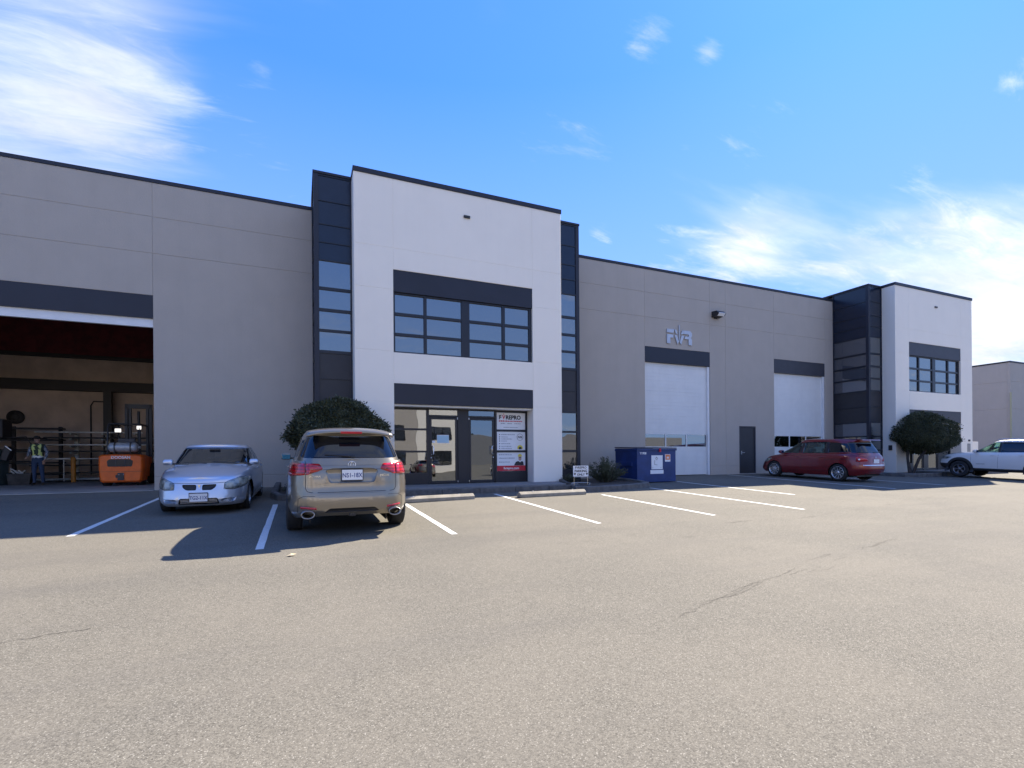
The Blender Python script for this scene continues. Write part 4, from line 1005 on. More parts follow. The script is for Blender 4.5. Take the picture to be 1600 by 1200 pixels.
# --- silver sedan, nose to the camera
F, B_ = 2.30, -2.29
sedan = dict(paint='paint_silver', xf=1.38, xr=-1.24, r=.315, tw=.205, arch=.355, track=1.44, spokes=5, rim=.20, style='double', group=None,
    shoulder=[(-2.29, .93), (-1.9, .98), (-1.2, .99), (0, .945), (.9, .915), (1.3, .885), (1.7, .835), (2.05, .755), (2.3, .655)],
    centre=[(-2.29, .97), (-2.0, 1.06), (-1.3, 1.07), (0, 1.05), (.9, 1.02), (1.3, .965), (1.7, .885), (2.05, .785), (2.3, .675)],
    sill=[(-2.29, .30), (-1.9, .22), (0, .185), (1.9, .19), (2.3, .20)],
    rows=[(0, F-.10, B_+.12, .81, 4.3, 4.2), (.12, F-.02, B_+.03, .85, 4.3, 4.2), (.30, F, B_, .865, 4.3, 4.2), (.50, F-.02, B_, .868, 4.2, 4.2), (.68, F-.05, B_+.01, .866, 4.2, 4.2), (.82, F-.09, B_+.03, .855, 4.2, 4.2), (.93, F-.13, B_+.05, .838, 4.1, 4.2), (.985, F-.17, B_+.07, .812, 4.1, 4.2), (1.0, F-.20, B_+.09, .79, 4.1, 4.2)],
    ghbase=[(-2.3, .98), (1.3, .90)], ghtop=[(-1.3, 1.36), (-.7, 1.395), (-.1, 1.40), (.35, 1.365)], crown=.035,
    ghrows=[(0, 1.22, -1.86, .785, 4.6, 4.0), (.25, .99, -1.66, .765, 4.8, 4.0), (.5, .76, -1.46, .725, 4.9, 4.0), (.75, .52, -1.24, .68, 5., 4.0), (.9, .37, -1.10, .645, 5., 4.0), (.97, .28, -1.02, .62, 5., 4.), (1., .22, -.96, .585, 5., 4.)],
    cuts=[('windshield', 'g', 'x', 1, [(-.715, .975), (.715, .975), (.625, 1.33), (.55, 1.352), (-.55, 1.352), (-.625, 1.33)], -.004, 'car_glass', dict(r=.04, nmin=.2)),
          ('rear_window', 'g', 'x', -1, [(-.62, 1.04), (.62, 1.04), (.52, 1.33), (-.52, 1.33)], -.004, 'car_glass', dict(r=.05, nmin=.2)),
          ('side_window', 'g', 'y', 0, [(.82, 1.00), (.03, .99), (.03, 1.33), (.34, 1.33)], -.004, 'car_glass', {}), ('side_window', 'g', 'y', 0, [(-.05, .99), (-.95, 1.0), (-.80, 1.29), (-.6, 1.33), (-.05, 1.335)], -.004, 'car_glass', {}),
          ('headlight', 'b', 'x', 1, [(.44, .535), (.60, .525), (.79, .575), (.845, .70), (.80, .745), (.66, .735), (.50, .675), (.44, .64)], .006, 'headlight', dict(both=1, r=.03, nmin=.05)),
          ('grille', 'b', 'x', 1, [(.05, .515), (.22, .515), (.29, .575), (.30, .63), (.05, .625)], -.03, 'grille_black', dict(both=1, r=.035)),
          ('lower_grille', 'b', 'x', 1, [(-.36, .235), (.36, .235), (.33, .36), (-.33, .36)], -.04, 'grille_black', dict(r=.03)),
          ('fog_slot', 'b', 'x', 1, [(.38, .255), (.62, .27), (.66, .36), (.40, .34)], -.012, 'paint_silver', dict(both=1, r=.03)),
          ('tail_light', 'b', 'x', -1, [(.48, .70), (.80, .70), (.80, .88), (.48, .86)], .005, 'lamp_red', dict(both=1))],
    seams=[([(.44, .64), (.435, .53), (.60, .515), (.78, .565)], 'x', 1, .010), ([(-.44, .64), (-.435, .53), (-.60, .515), (-.78, .565)], 'x', 1, .010), ([(.44, .645), (.50, .685), (.66, .745), (.78, .755)], 'x', 1, .008), ([(-.44, .645), (-.50, .685), (-.66, .745), (-.78, .755)], 'x', 1, .008),
           ([(.98, .90), (1.02, .50), (.98, .24)], 'y', 0), ([(-.02, .98), (-.02, .22)], 'y', 0), ([(-.95, .98), (-.90, .65), (-.85, .5)], 'y', 0),
           ([(-.80, .71), (-.5, .665), (-.3, .652), (0, .647), (.3, .652), (.5, .665), (.80, .71)], 'x', 1, .008),
           ([(.40, .272), (.60, .285)], 'x', 1, .012), ([(.40, .298), (.61, .31)], 'x', 1, .012), ([(.40, .324), (.62, .336)], 'x', 1, .012), ([(-.40, .272), (-.60, .285)], 'x', 1, .012), ([(-.40, .298), (-.61, .31)], 'x', 1, .012), ([(-.40, .324), (-.62, .336)], 'x', 1, .012)],
    cabin=(-1.0, 1.0, .66, 1.0), seats=(.25, -.65), mirror=(.80, 1.02, .755), handles=[(.15, .86), (-.78, .87)])
def headlight_mat():
    m = bpy.data.materials.new('headlight'); m.use_nodes = True; t = NT(m.node_tree); MAT['headlight'] = m
    b = t.n('ShaderNodeBsdfPrincipled'); o = t.n('ShaderNodeOutputMaterial'); tc = t.n('ShaderNodeTexCoord')
    f = t.ramp(t.noise(tc.outputs['Object'], 7, 3), .35, .65)
    t.put(b.inputs['Base Color'], t.mix(f, (.10, .105, .09), (.42, .42, .34))); b.inputs['Metallic'].default_value = .1; b.inputs['Roughness'].default_value = .3; b.inputs['Coat Weight'].default_value = 1; t.put(o.inputs[0], b.outputs[0])
headlight_mat()
sc, hit, _ = make_car('sedan', sedan, (-1.80, 13.93, gz(0, 12.9)+.02), R(-90), 'silver sedan parked nose out between the open bay and the bronze SUV', 'car')
sc.rotation_euler = (0, R(0), R(-90-1.5)); sc.rotation_euler.y = R(2.1)
plate(sc, hit, 1, .375, 'TG2-11X')
em = hit((0, .585), 'x', 1)[0].x
MB().prism([(-.028, .625), (.028, .625), (.0, .55)], em+.002, em+.010, 'x').build('badge', 'chrome', sc)
for z in (.272, .300, .328): MB().box(2.24, 2.272, -.32, .32, z-.003, z+.003).build('grille_bar', 'paint_silver', sc)
MB().box(.05, .95, -.012, .012, .0, .0).build('x', 'chrome', sc) if False else None
MB().tube([(1.14, .55, 1.0), (.99, .05, 1.045)], .009, 5).tube([(1.16, -.05, 1.01), (1.0, -.5, 1.03)], .009, 5).build('wiper', 'plastic_black', sc)
MB().box(.42, .47, -.11, .11, 1.28, 1.33).build('rear_view_mirror', 'plastic_black', sc, bevel=.01)

# --- bronze SUV, tail to the camera
F, B_ = 2.42, -2.42
suv = dict(under=(.34, .42), paint='paint_bronze', xf=1.42, xr=-1.33, r=.375, tw=.255, arch=.425, track=1.70, spokes=5, rim=.23, style='double', group=None,
    shoulder=[(-2.42, 1.16), (-2.2, 1.20), (-1.0, 1.19), (.3, 1.13), (1.2, 1.06), (2.0, .98), (2.42, .86)],
    centre=[(-2.42, 1.18), (-2.2, 1.24), (-1, 1.25), (.3, 1.2), (1.2, 1.15), (2.0, 1.04), (2.42, .9)],
    sill=[(-2.42, .36), (-2.1, .31), (-1.7, .26), (0, .24), (1.9, .27), (2.42, .33)],
    rows=[(0, F-.12, B_+.10, .89, 3.8, 5.2), (.08, F-.02, B_+.015, .945, 3.8, 5.2), (.20, F, B_, .975, 3.8, 5.2), (.36, F, B_-.005, .988, 3.8, 5.2), (.45, F-.02, B_+.03, .990, 3.8, 5.4), (.60, F-.04, B_+.045, .985, 3.8, 5.6), (.80, F-.08, B_+.055, .965, 3.8, 5.6), (.92, F-.12, B_+.09, .935, 3.8, 5.6), (1., F-.16, B_+.14, .90, 3.8, 5.6)],
    ghbase=[(-2.4, 1.14), (1.2, 1.04)], ghtop=[(-2.1, 1.655), (-1.5, 1.69), (-.6, 1.70), (.2, 1.67), (.7, 1.6)], crown=.04,
    ghrows=[(0, 1.28, -2.32, .885, 4.5, 5.8), (.25, 1.05, -2.25, .845, 4.5, 5.8), (.5, .80, -2.17, .80, 4.6, 5.8), (.75, .54, -2.08, .745, 4.7, 5.8), (.88, .38, -2.04, .705, 4.7, 5.8), (.95, .30, -2.06, .675, 4.7, 5.8), (1., .22, -2.10, .63, 4.7, 5.4)],
    cuts=[('rear_window', 'g', 'x', -1, [(-.76, 1.265), (-.70, 1.245), (.70, 1.245), (.76, 1.265), (.64, 1.585), (.585, 1.605), (-.585, 1.605), (-.64, 1.585)], -.004, 'car_glass_dark', dict(r=.05, nmin=.15)),
          ('windshield', 'g', 'x', 1, [(-.75, 1.17), (.75, 1.17), (.66, 1.6), (-.66, 1.6)], -.004, 'car_glass', dict(nmin=.2)),
          ('side_window', 'g', 'y', 0, [(.85, 1.19), (.12, 1.19), (.12, 1.58), (.38, 1.58)], -.004, 'car_glass_dark', {}), ('side_window', 'g', 'y', 0, [(.04, 1.19), (-.92, 1.20), (-.92, 1.59), (.04, 1.58)], -.004, 'car_glass_dark', {}), ('side_window', 'g', 'y', 0, [(-1.0, 1.21), (-1.85, 1.26), (-1.80, 1.52), (-1.0, 1.59)], -.004, 'car_glass_dark', {}),
          ('tail_light', 'b', 'x', -1, [(.69, .99), (.905, .965), (.93, 1.01), (.92, 1.135), (.86, 1.175), (.69, 1.165)], .010, 'tail_red', dict(both=1, r=.02, nmin=.03)),
          ('tail_light', 'b', 'x', -1, [(.43, 1.075), (.52, 1.04), (.675, .985), (.675, 1.165), (.48, 1.155)], .010, 'tail_red', dict(both=1, r=.02)),
          ('reflector', 'b', 'x', -1, [(.53, .455), (.76, .47), (.76, .505), (.53, .49)], .004, 'lamp_red', dict(both=1, r=.01)),
          ('plate_recess', 'b', 'x', -1, [(-.34, .86), (.34, .86), (.40, 1.06), (.30, 1.09), (-.30, 1.09), (-.40, 1.06)], -.03, 'paint_bronze', dict(r=.04)),
          ('rear_skirt', 'b', 'x', -1, [(-.42, .405), (.42, .405), (.34, .47), (-.34, .47)], -.02, 'plastic_black', dict(r=.03)),
          ('fuel_flap', 'b', 'y', 1, [(-1.75, .95), (-1.58, .95), (-1.58, 1.08), (-1.75, 1.08)], .002, 'paint_bronze', {})],
    seams=[([(.685, 1.20), (.685, .78), (.66, .735), (.60, .72), (-.60, .72), (-.66, .735), (-.685, .78), (-.685, 1.20)], 'x', -1, .009),
           ([(.93, .665), (.62, .70), (-.62, .70), (-.93, .665)], 'x', -1, .006, 'bumper_edge', 'paint_bronze', .006), ([(-.43, 1.07), (.43, 1.07)], 'x', -1, .006),
           ([(.80, .40), (.79, .62), (.72, .66), (.55, .665)], 'x', -1, .007), ([(-.80, .40), (-.79, .62), (-.72, .66), (-.55, .665)], 'x', -1, .007),
           ([(1.0, 1.1), (1.0, .35)], 'y', 0), ([(.08, 1.18), (.08, .32)], 'y', 0), ([(-.96, 1.18), (-.85, .6)], 'y', 0)],
    cabin=(-1.4, 1.1, .75, 1.18), seats=(.35, -.55), mirror=(.80, 1.17, .93), handles=[(.22, 1.03), (-.72, 1.05)])
def tail_mat():
    m = bpy.data.materials.new('tail_red'); m.use_nodes = True; t = NT(m.node_tree); MAT['tail_red'] = m
    b = t.n('ShaderNodeBsdfPrincipled'); o = t.n('ShaderNodeOutputMaterial'); tc = t.n('ShaderNodeTexCoord'); s = t.n('ShaderNodeSeparateXYZ'); t.put(s.inputs[0], tc.outputs['Object'])
    st = t.m('PINGPONG', t.m('MULTIPLY', s.outputs[2], 40), 1); vo = t.n('ShaderNodeTexVoronoi'); t.put(vo.inputs['Vector'], tc.outputs['Object']); vo.inputs['Scale'].default_value = 38
    t.put(b.inputs['Base Color'], t.mix(t.ramp(st, .2, .8), (.50, .008, .012), (.26, .004, .008))); b.inputs['Roughness'].default_value = .12; b.inputs['Coat Weight'].default_value = 1
    bn = t.n('ShaderNodeBump'); bn.inputs['Strength'].default_value = .5; bn.inputs['Distance'].default_value = .004; t.put(bn.inputs['Height'], vo.outputs['Distance']); t.put(b.inputs['Normal'], bn.outputs[0]); b.inputs['Subsurface Weight'].default_value = 0
    t.put(o.inputs[0], b.outputs[0])
tail_mat()
yv = 10.60
sv, hit, _ = make_car('suv', suv, (.77, yv, gz(0, yv)), R(90), 'bronze SUV seen from behind, parked in front of the entrance doors', 'car')
sv.rotation_euler = (0, R(-2.1), R(90))
plate(sv, hit, -1, .985, 'NS1-18X', lift=.0)
# spoiler over the rear window with its brake light
def shellstrip(pts): pass
sp = MB(); L = []
for y in [i/12*.66 for i in range(-12, 13)]:
    d = 1-(abs(y)/.66)**4
    zt = 1.690+.035*(1-(y/.66)**2)-.03*(1-d); L += [(-1.85, y, zt+.012), (-2.10, y, zt-.012), (-2.20-.02*d, y, zt-.055), (-2.185-.02*d, y, zt-.085), (-2.02, y, zt-.06)]
sp.add(L, [(5*i+j, 5*i+j+1, 5*(i+1)+j+1, 5*(i+1)+j) for i in range(24) for j in range(4)]+[tuple(range(5)), tuple(range(124, 119, -1))], 0, True).build('spoiler', 'paint_bronze', sv)
MB().box(-2.238, -2.19, -.165, .165, 1.632, 1.668).build('brake_light', 'lamp_red', sv, bevel=.008)
rx = hit((0, 1.3), 'x', -1)[0].x
MB().tube([(rx+.0, -.02, 1.262), (rx-.03, .02, 1.272), (rx-.01, .2, 1.285), (rx+.00, .40, 1.30)], [.014, .012, .010, .008], 6).sphere((rx-.02, -.02, 1.262), (.03, .04, .022), 10, 6).build('wiper', 'plastic_black', sv)
bx_ = hit((0, 1.15), 'x', -1)[0].x-.004
em = MB(); em.tube([(bx_, .055*math.cos(a), 1.145+.052*math.sin(a)) for a in [2*math.pi*i/20 for i in range(21)]], .0055, 5); em.tube([(bx_, -.034, 1.105), (bx_, -.006, 1.192)], .006, 5).tube([(bx_, .034, 1.105), (bx_, .006, 1.192)], .006, 5).tube([(bx_, -.014, 1.135), (bx_, .014, 1.135)], .004, 5).build('badge', 'chrome', sv)
for s_, yy in (('MDX', -.50), ('ACURA', .55)):
    xx = min(hit((yy+e, 1.0-.02), 'x', -1)[0].x for e in (-.09, .09))-.003
    text(s_, .052 if s_ == 'MDX' else .038, 'chrome', sv, (xx, yy, .955), (R(90), 0, R(-90)), align='CENTER', bold=.001, sx=1.3)
for s in (-1, 1):
    e = MB(); L = []
    for rr_, xx in [(.062, -2.20), (.066, -2.425), (.055, -2.43), (.050, -2.25)]:
        L += [(xx, s*.655+1.55*rr_*math.cos(a), .385+rr_*math.sin(a)) for a in [2*math.pi*i/20 for i in range(20)]]
    e.add(L, [(20*i+k, 20*i+(k+1) % 20, 20*(i+1)+(k+1) % 20, 20*(i+1)+k) for i in range(3) for k in range(20)], 0, True).build('exhaust_tip', 'pipe_steel', sv)
MB().box(-2.36, -2.0, -.05, .05, .33, .41).box(-2.33, -2.25, -.22, .22, .35, .40).build('tow_hitch', 'plastic_black', sv, bevel=.008)

# --- red minivan
F, B_ = 2.30, -2.285
van = dict(paint='paint_red', xf=1.40, xr=-1.35, r=.325, tw=.21, arch=.372, track=1.50, spokes=10, rim=.232, style='swirl', group=None,
    shoulder=[(-2.285, 1.0), (-2.0, 1.04), (-1, 1.02), (.4, .97), (1.1, .95), (1.6, .88), (2.0, .76), (2.3, .60)],
    centre=[(-2.285, 1.02), (-2.0, 1.08), (-1, 1.1), (.4, 1.06), (1.1, 1.05), (1.6, .96), (2.0, .82), (2.3, .64)],
    sill=[(-2.285, .34), (-1.9, .24), (0, .19), (1.9, .20), (2.3, .22)],
    rows=[(0, F-.10, B_+.12, .80, 4.2, 4.6), (.12, F-.02, B_+.02, .845, 4.2, 4.6), (.28, F, B_, .868, 4.2, 4.6), (.42, F-.01, B_+.01, .874, 4.2, 4.6), (.60, F-.05, B_+.05, .870, 4.2, 4.8), (.80, F-.10, B_+.07, .855, 4.2, 4.8), (.92, F-.15, B_+.10, .835, 4.2, 4.8), (1., F-.20, B_+.14, .80, 4.2, 4.8)],
    ghbase=[(-2.3, .99), (1.5, .90)], ghtop=[(-2.0, 1.56), (-1.2, 1.605), (-.2, 1.61), (.4, 1.565), (.8, 1.5)], crown=.03,
    ghrows=[(0, 1.62, -2.18, .79, 4.2, 4.6), (.25, 1.30, -2.09, .76, 4.2, 4.6), (.5, .97, -2.0, .72, 4.3, 4.6), (.75, .63, -1.90, .67, 4.4, 4.6), (.9, .42, -1.84, .635, 4.5, 4.6), (.97, .32, -1.83, .61, 4.5, 4.6), (1., .24, -1.85, .57, 4.5, 4.4)],
    cuts=[('rear_window', 'g', 'x', -1, [(-.69, 1.09), (.69, 1.09), (.585, 1.50), (-.585, 1.50)], -.003, 'car_glass_dark', dict(r=.05, nmin=.12)),
          ('windshield', 'g', 'x', 1, [(-.68, 1.0), (.68, 1.0), (.60, 1.5), (-.60, 1.5)], -.003, 'car_glass_green', dict(nmin=.2)),
          ('side_window', 'g', 'y', 0, [(1.13, 1.035), (.30, 1.035), (.20, 1.47), (.50, 1.46)], -.003, 'car_glass_green', {}), ('side_window', 'g', 'y', 0, [(.16, 1.035), (-.78, 1.06), (-.78, 1.51), (.10, 1.485)], -.003, 'car_glass_green', {}), ('side_window', 'g', 'y', 0, [(-.90, 1.075), (-1.72, 1.12), (-1.60, 1.44), (-.90, 1.50)], -.003, 'car_glass_dark', {}),
          ('tail_light', 'b', 'x', -1, [(.42, .80), (.80, .755), (.87, .79), (.87, .93), (.74, .945), (.50, .89)], .010, 'lamp_red', dict(both=1, r=.03, nmin=.04, deep=1.93)),
          ('headlight', 'b', 'x', 1, [(.42, .60), (.78, .62), (.80, .80), (.60, .76)], .004, 'headlight', dict(both=1, nmin=.05)),
          ('grille', 'b', 'x', 1, [(-.45, .28), (.45, .28), (.35, .45), (-.35, .45)], -.03, 'grille_black', {})],
    seams=[([(1.05, .96), (1.0, .26)], 'y', 0), ([(.14, 1.0), (.14, .24)], 'y', 0), ([(-.84, 1.04), (-.84, .6), (-.94, .5)], 'y', 0), ([(-.80, .80), (-1.9, .86)], 'y', 0, .008), ([(.23, 1.04), (.15, 1.475)], 'y', 0, .09, 'pillar_trim', 'plastic_black', .003), ([(-.84, 1.065), (-.84, 1.50)], 'y', 0, .11, 'pillar_trim', 'plastic_black', .003),
           ([(.80, .58), (-.80, .58)], 'x', -1, .008), ([(.72, 1.08), (.68, .62)], 'x', -1, .008), ([(-.72, 1.08), (-.68, .62)], 'x', -1, .008),
           ([(.62, .64), (-.62, .64)], 'x', -1, .022, 'chrome_strip', 'chrome', .008)],
    cabin=(-1.2, 1.25, .68, 1.02), seats=(.35, -.45), mirror=(1.0, 1.07, .82), handles=[(.32, .88), (-.68, .90)])
rv, hit, _ = make_car('minivan', van, (20.50, 14.42, gz(0, 14.42)+.02), R(90), 'dark red minivan parked in the shade before the second overhead door', 'car')
rv.rotation_euler = (0, R(-2.1), R(90)); rv.scale = (1.04, 1.04, 1.03)
plate(rv, hit, -1, .78, '', frame=False, lift=.006); 
x_ = hit((0, .90), 'x', -1)[0].x-.004; MB().tube([(x_, .045*math.cos(a), .92+.035*math.sin(a)) for a in [2*math.pi*i/16 for i in range(17)]], .006, 5).tube([(x_, -.03, .94), (x_, 0, .915), (x_, .03, .94)], .005, 5).build('badge', 'chrome', rv)
for s in (-1, 1):
    q = hit((s*.68, .85), 'x', -1)[0]; MB().sphere((q.x-.012, q.y, q.z), (.02, .09, .035), 12, 8).build('lamp_lens', 'lamp_white', rv)
MB().tube([(-2.11, .02, 1.11), (-2.13, -.2, 1.13), (-2.10, -.42, 1.15)], .010, 6).build('wiper', 'plastic_black', rv)
MB().prism([(-1.75, 1.625), (-2.02, 1.60), (-2.06, 1.565), (-1.85, 1.575)], -.55, .55, 'y').build('spoiler', 'paint_red', rv, bevel=.015)

# --- white SUV, nose toward the far tower
F, B_ = 2.31, -2.31
jeep = dict(under=(.30, .38), paint='paint_white', xf=1.34, xr=-1.36, r=.365, tw=.235, arch=.43, track=1.60, spokes=5, rim=.215, style='double', rim_mat='alloy_dark', group=None, flare=True,
    shoulder=[(-2.31, 1.13), (-1.5, 1.16), (0, 1.11), (.9, 1.08), (1.5, 1.05), (2.0, .98), (2.31, .88)],
    centre=[(-2.31, 1.15), (-1.5, 1.2), (0, 1.18), (.9, 1.15), (1.5, 1.12), (2.0, 1.04), (2.31, .92)],
    sill=[(-2.31, .42), (-1.9, .34), (0, .30), (1.8, .33), (2.31, .40)],
    rows=[(0, F-.16, B_+.12, .85, 4.0, 4.8), (.12, F-.05, B_+.02, .905, 4.0, 4.8), (.3, F, B_, .925, 4.0, 4.8), (.48, F-.01, B_, .93, 4.0, 4.8), (.64, F-.03, B_+.02, .925, 4.0, 4.8), (.82, F-.07, B_+.05, .91, 4.0, 4.8), (.93, F-.12, B_+.08, .885, 4.0, 4.8), (1., F-.18, B_+.12, .85, 4.0, 4.8)],
    ghbase=[(-2.3, 1.10), (1.2, 1.04)], ghtop=[(-2.0, 1.60), (-1.2, 1.655), (-.4, 1.665), (.3, 1.62), (.7, 1.55)], crown=.03,
    ghrows=[(0, 1.22, -2.18, .835, 4.2, 4.8), (.25, .98, -2.10, .80, 4.2, 4.8), (.5, .73, -2.0, .755, 4.3, 4.8), (.75, .46, -1.9, .71, 4.4, 4.8), (.9, .29, -1.83, .675, 4.5, 4.8), (.97, .2, -1.82, .65, 4.5, 4.8), (1., .12, -1.85, .61, 4.5, 4.6)],
    cuts=[('windshield', 'g', 'x', 1, [(-.74, 1.12), (.74, 1.12), (.65, 1.57), (-.65, 1.57)], -.003, 'car_glass_green', dict(nmin=.2)), ('rear_window', 'g', 'x', -1, [(-.7, 1.18), (.7, 1.18), (.6, 1.55), (-.6, 1.55)], -.003, 'car_glass_dark', dict(nmin=.12)),
          ('side_window', 'g', 'y', 0, [(.86, 1.135), (.02, 1.135), (.0, 1.57), (.32, 1.565)], -.003, 'car_glass_green', {}), ('side_window', 'g', 'y', 0, [(-.05, 1.135), (-.98, 1.16), (-.96, 1.575), (-.07, 1.585)], -.003, 'car_glass_dark', {}), ('side_window', 'g', 'y', 0, [(-1.06, 1.17), (-1.72, 1.22), (-1.55, 1.50), (-1.06, 1.56)], -.003, 'car_glass_dark', {}),
          ('headlight', 'b', 'x', 1, [(.45, .80), (.80, .80), (.84, .90), (.60, .90), (.45, .86)], .004, 'headlight', dict(both=1, nmin=.05)), ('grille', 'b', 'x', 1, [(-.42, .66), (.42, .66), (.42, .86), (-.42, .86)], -.02, 'grille_black', {}),
          ('bumper_cover', 'b', 'x', 1, [(-.90, .34), (.90, .34), (.90, .60), (.5, .62), (-.5, .62), (-.90, .60)], .004, 'cladding', dict(nmin=.03)),
          ('sill_cladding', 'b', 'y', 0, [(.92, .28), (.90, .43), (-.92, .43), (-.94, .28)], .012, 'cladding', dict(r=.01)),
          ('tail_light', 'b', 'x', -1, [(.5, .95), (.85, .95), (.85, 1.06), (.5, 1.06)], .004, 'lamp_red', dict(both=1))],
    seams=[([(.93, 1.08), (.90, .45)], 'y', 0), ([(-.02, 1.13), (-.02, .45)], 'y', 0), ([(-1.0, 1.15), (-.90, .7)], 'y', 0), ([(.72, .615), (.42, .62)], 'y', 0, .014, 'door_badge'), ([(-.02, 1.14), (-.035, 1.575)], 'y', 0, .075, 'pillar_trim', 'plastic_black', .003), ([(-1.02, 1.16), (-1.01, 1.57)], 'y', 0, .09, 'pillar_trim', 'plastic_black', .003)],
    cabin=(-1.2, 1.05, .70, 1.14), seats=(.25, -.6), mirror=(.72, 1.17, .88), handles=[(.12, 1.0), (-.82, 1.02)])
jy = 11.40
jp, hit, _ = make_car('white_suv', jeep, (28.47, jy, gz(0, jy)+.03), R(90), 'white SUV with black wheel arches at the right edge, cut off by the frame', 'car')
jp.rotation_euler = (0, R(-2.1), R(90))
MB().tube([(.1, .68, 1.69), (-.1, .68, 1.72), (-1.4, .68, 1.70), (-1.6, .68, 1.66)], .013, 6).tube([(.1, -.68, 1.69), (-.1, -.68, 1.72), (-1.4, -.68, 1.70), (-1.6, -.68, 1.66)], .013, 6).build('roof_rail', 'chrome', jp)

# ---------------------------------------------------------------- forklift in the open bay
mat('forklift_orange', (.92, .15, .012), .4, var=.12, vscale=4, speck=.15); mat('mast_grey', (.035, .035, .038), .5); mat('tank_grey', (.42, .45, .48), .4, .3, var=.15, vscale=9)
fk = empty('forklift', (-5.70, 21.2, Z0), R(2), 'orange forklift with a silver gas tank in the open warehouse bay', 'forklift')
cwp = [(-.70, .55), (-.66, .16), (-.58, .10), (.58, .10), (.66, .16), (.70, .55), (.70, .95), (.62, 1.0), (.30, 1.02), (-.30, 1.02), (-.62, 1.0), (-.70, .95)]
def cwring(y, k, cz=.56): return [(p[0]*k, y, cz+(p[1]-cz)*k) for p in cwp]
b = MB(); rr_ = [cwring(.0, .90), cwring(.06, .97), cwring(.16, 1.), cwring(.75, 1.), cwring(.80, .98)]; vs = [p for r_ in rr_ for p in r_]; n = 12
b.add(vs, [(i*n+k, i*n+(k+1) % n, (i+1)*n+(k+1) % n, (i+1)*n+k) for i in range(4) for k in range(n)]+[tuple(range(n)), tuple(range(59, 47, -1))])
cw = b.build('counterweight', 'forklift_orange', fk, bevel=.02)
MB().prism(round_poly([(-.40, .62), (.34, .62), (.38, .80), (.28, .86), (-.34, .86), (-.42, .80)], .04), -.012, .02, 'y').build('vent', 'grille_black', cw)
MB().box(-.16, -.13, -.02, -.012, .62, .84).box(.12, .15, -.02, -.012, .62, .84).build('vent_bar', 'mast_grey', cw)
MB().box(-.10, .10, -.03, .0, .18, .42).box(-.16, -.10, -.02, .0, .26, .36).build('tow_pin', 'mast_grey', cw, bevel=.01); MB().sphere((-.05, -.035, .36), .022, 8, 6).sphere((.09, -.02, .36), .022, 8, 6).build('bolt', 'chrome', cw)
text('DOOSAN', .125, 'white_print', cw, (0, -.004, .875), align='CENTER', bold=.004, sx=1.1)
MB().box(-.66, -.01, -.002, .0, .455, .462).box(.01, .66, -.002, 0, .455, .462).build('seam', 'mast_grey', cw)
MB().box(-.55, .55, .8, 2.1, .25, .95).build('chassis', 'forklift_orange', fk, bevel=.03)
for s in (-1, 1):
    MB().lathe([(.12, -.12), (.27, -.12), (.30, -.08), (.30, .08), (.27, .12), (.12, .12)], 'x', (s*.52, 0, 0), 28).build('wheel', 'rubber', fk, loc=(0, .45, .28)); MB().lathe([(.12, -.14), (.33, -.14), (.36, -.09), (.36, .09), (.33, .14), (.12, .14)], 'x', (s*.58, 0, 0), 28).build('wheel', 'rubber', fk, loc=(0, 2.0, .36))
g_ = MB()
for s in (-1, 1): g_.tube([(s*.52, .45, .98), (s*.50, .42, 1.9), (s*.48, .50, 2.02)], .03, 6).tube([(s*.52, 1.85, .9), (s*.48, 1.65, 2.02)], .03, 6).tube([(s*.48, .50, 2.02), (s*.48, 1.65, 2.02)], .03, 6)
g_.tube([(-.48, .50, 2.02), (.48, .5, 2.02)], .028, 6)
for k in range(5): g_.tube([(-.40+k*.2, .5, 2.02), (-.40+k*.2, 1.65, 2.02)], .016, 5)
g_.build('overhead_guard', 'mast_grey', fk)
MB().lathe([(.0, -.46), (.10, -.46), (.15, -.40), (.158, -.34), (.158, .34), (.15, .40), (.10, .46), (0, .46)], 'x', (.02, .28, 1.24), 24).lathe([(.05, .46), (.05, .54), (0, .54)], 'x', (.02, .28, 1.24), 12).build('gas_tank', 'tank_grey', fk); MB().box(-.25, -.21, .11, .45, 1.04, 1.41).box(.24, .28, .11, .45, 1.04, 1.41).build('tank_strap', 'mast_grey', fk, bevel=.01)
MB().box(-.3, .3, .75, 1.2, 1.0, 1.12).box(-.28, .28, .72, .82, 1.1, 1.55).build('seat', 'seat_cloth', fk, bevel=.04)
m_ = MB()
for s in (-1, 1): m_.box(s*.42-.05, s*.42+.05, 2.45, 2.62, .1, 2.85).box(s*.30-.045, s*.30+.045, 2.48, 2.6, .1, 2.7)
m_.box(-.45, .45, 2.45, 2.6, 2.7, 2.85).box(-.45, .45, 2.5, 2.6, 1.4, 1.5).tube([(0, 2.52, .2), (0, 2.52, 2.6)], .05, 8).build('mast', 'mast_grey', fk)
for s in (-1, 1): MB().prism([(2.62, .1), (2.72, .1), (2.72, .16), (3.6, .13), (3.6, .16), (2.72, .6), (2.62, .6)], s*.25-.05, s*.25+.05, 'x').build('fork', 'mast_grey', fk)
mat('work_lamp', (.9, .88, .8), .3, emit=((1, .93, .82), .5))
for x_, z_, w_ in ((-.18, 1.80, .095), (.48, 1.90, .07)):
    lh = MB().box(x_-w_-.015, x_+w_+.015, .405, .47, z_-.085, z_+.085).build('work_light', 'mast_grey', fk, bevel=.01); MB().box(x_-w_, x_+w_, .398, .404, z_-.055, z_+.055).build('lens', 'work_lamp', lh, bevel=.001)

fk.scale = (.92, 1, 1.08)
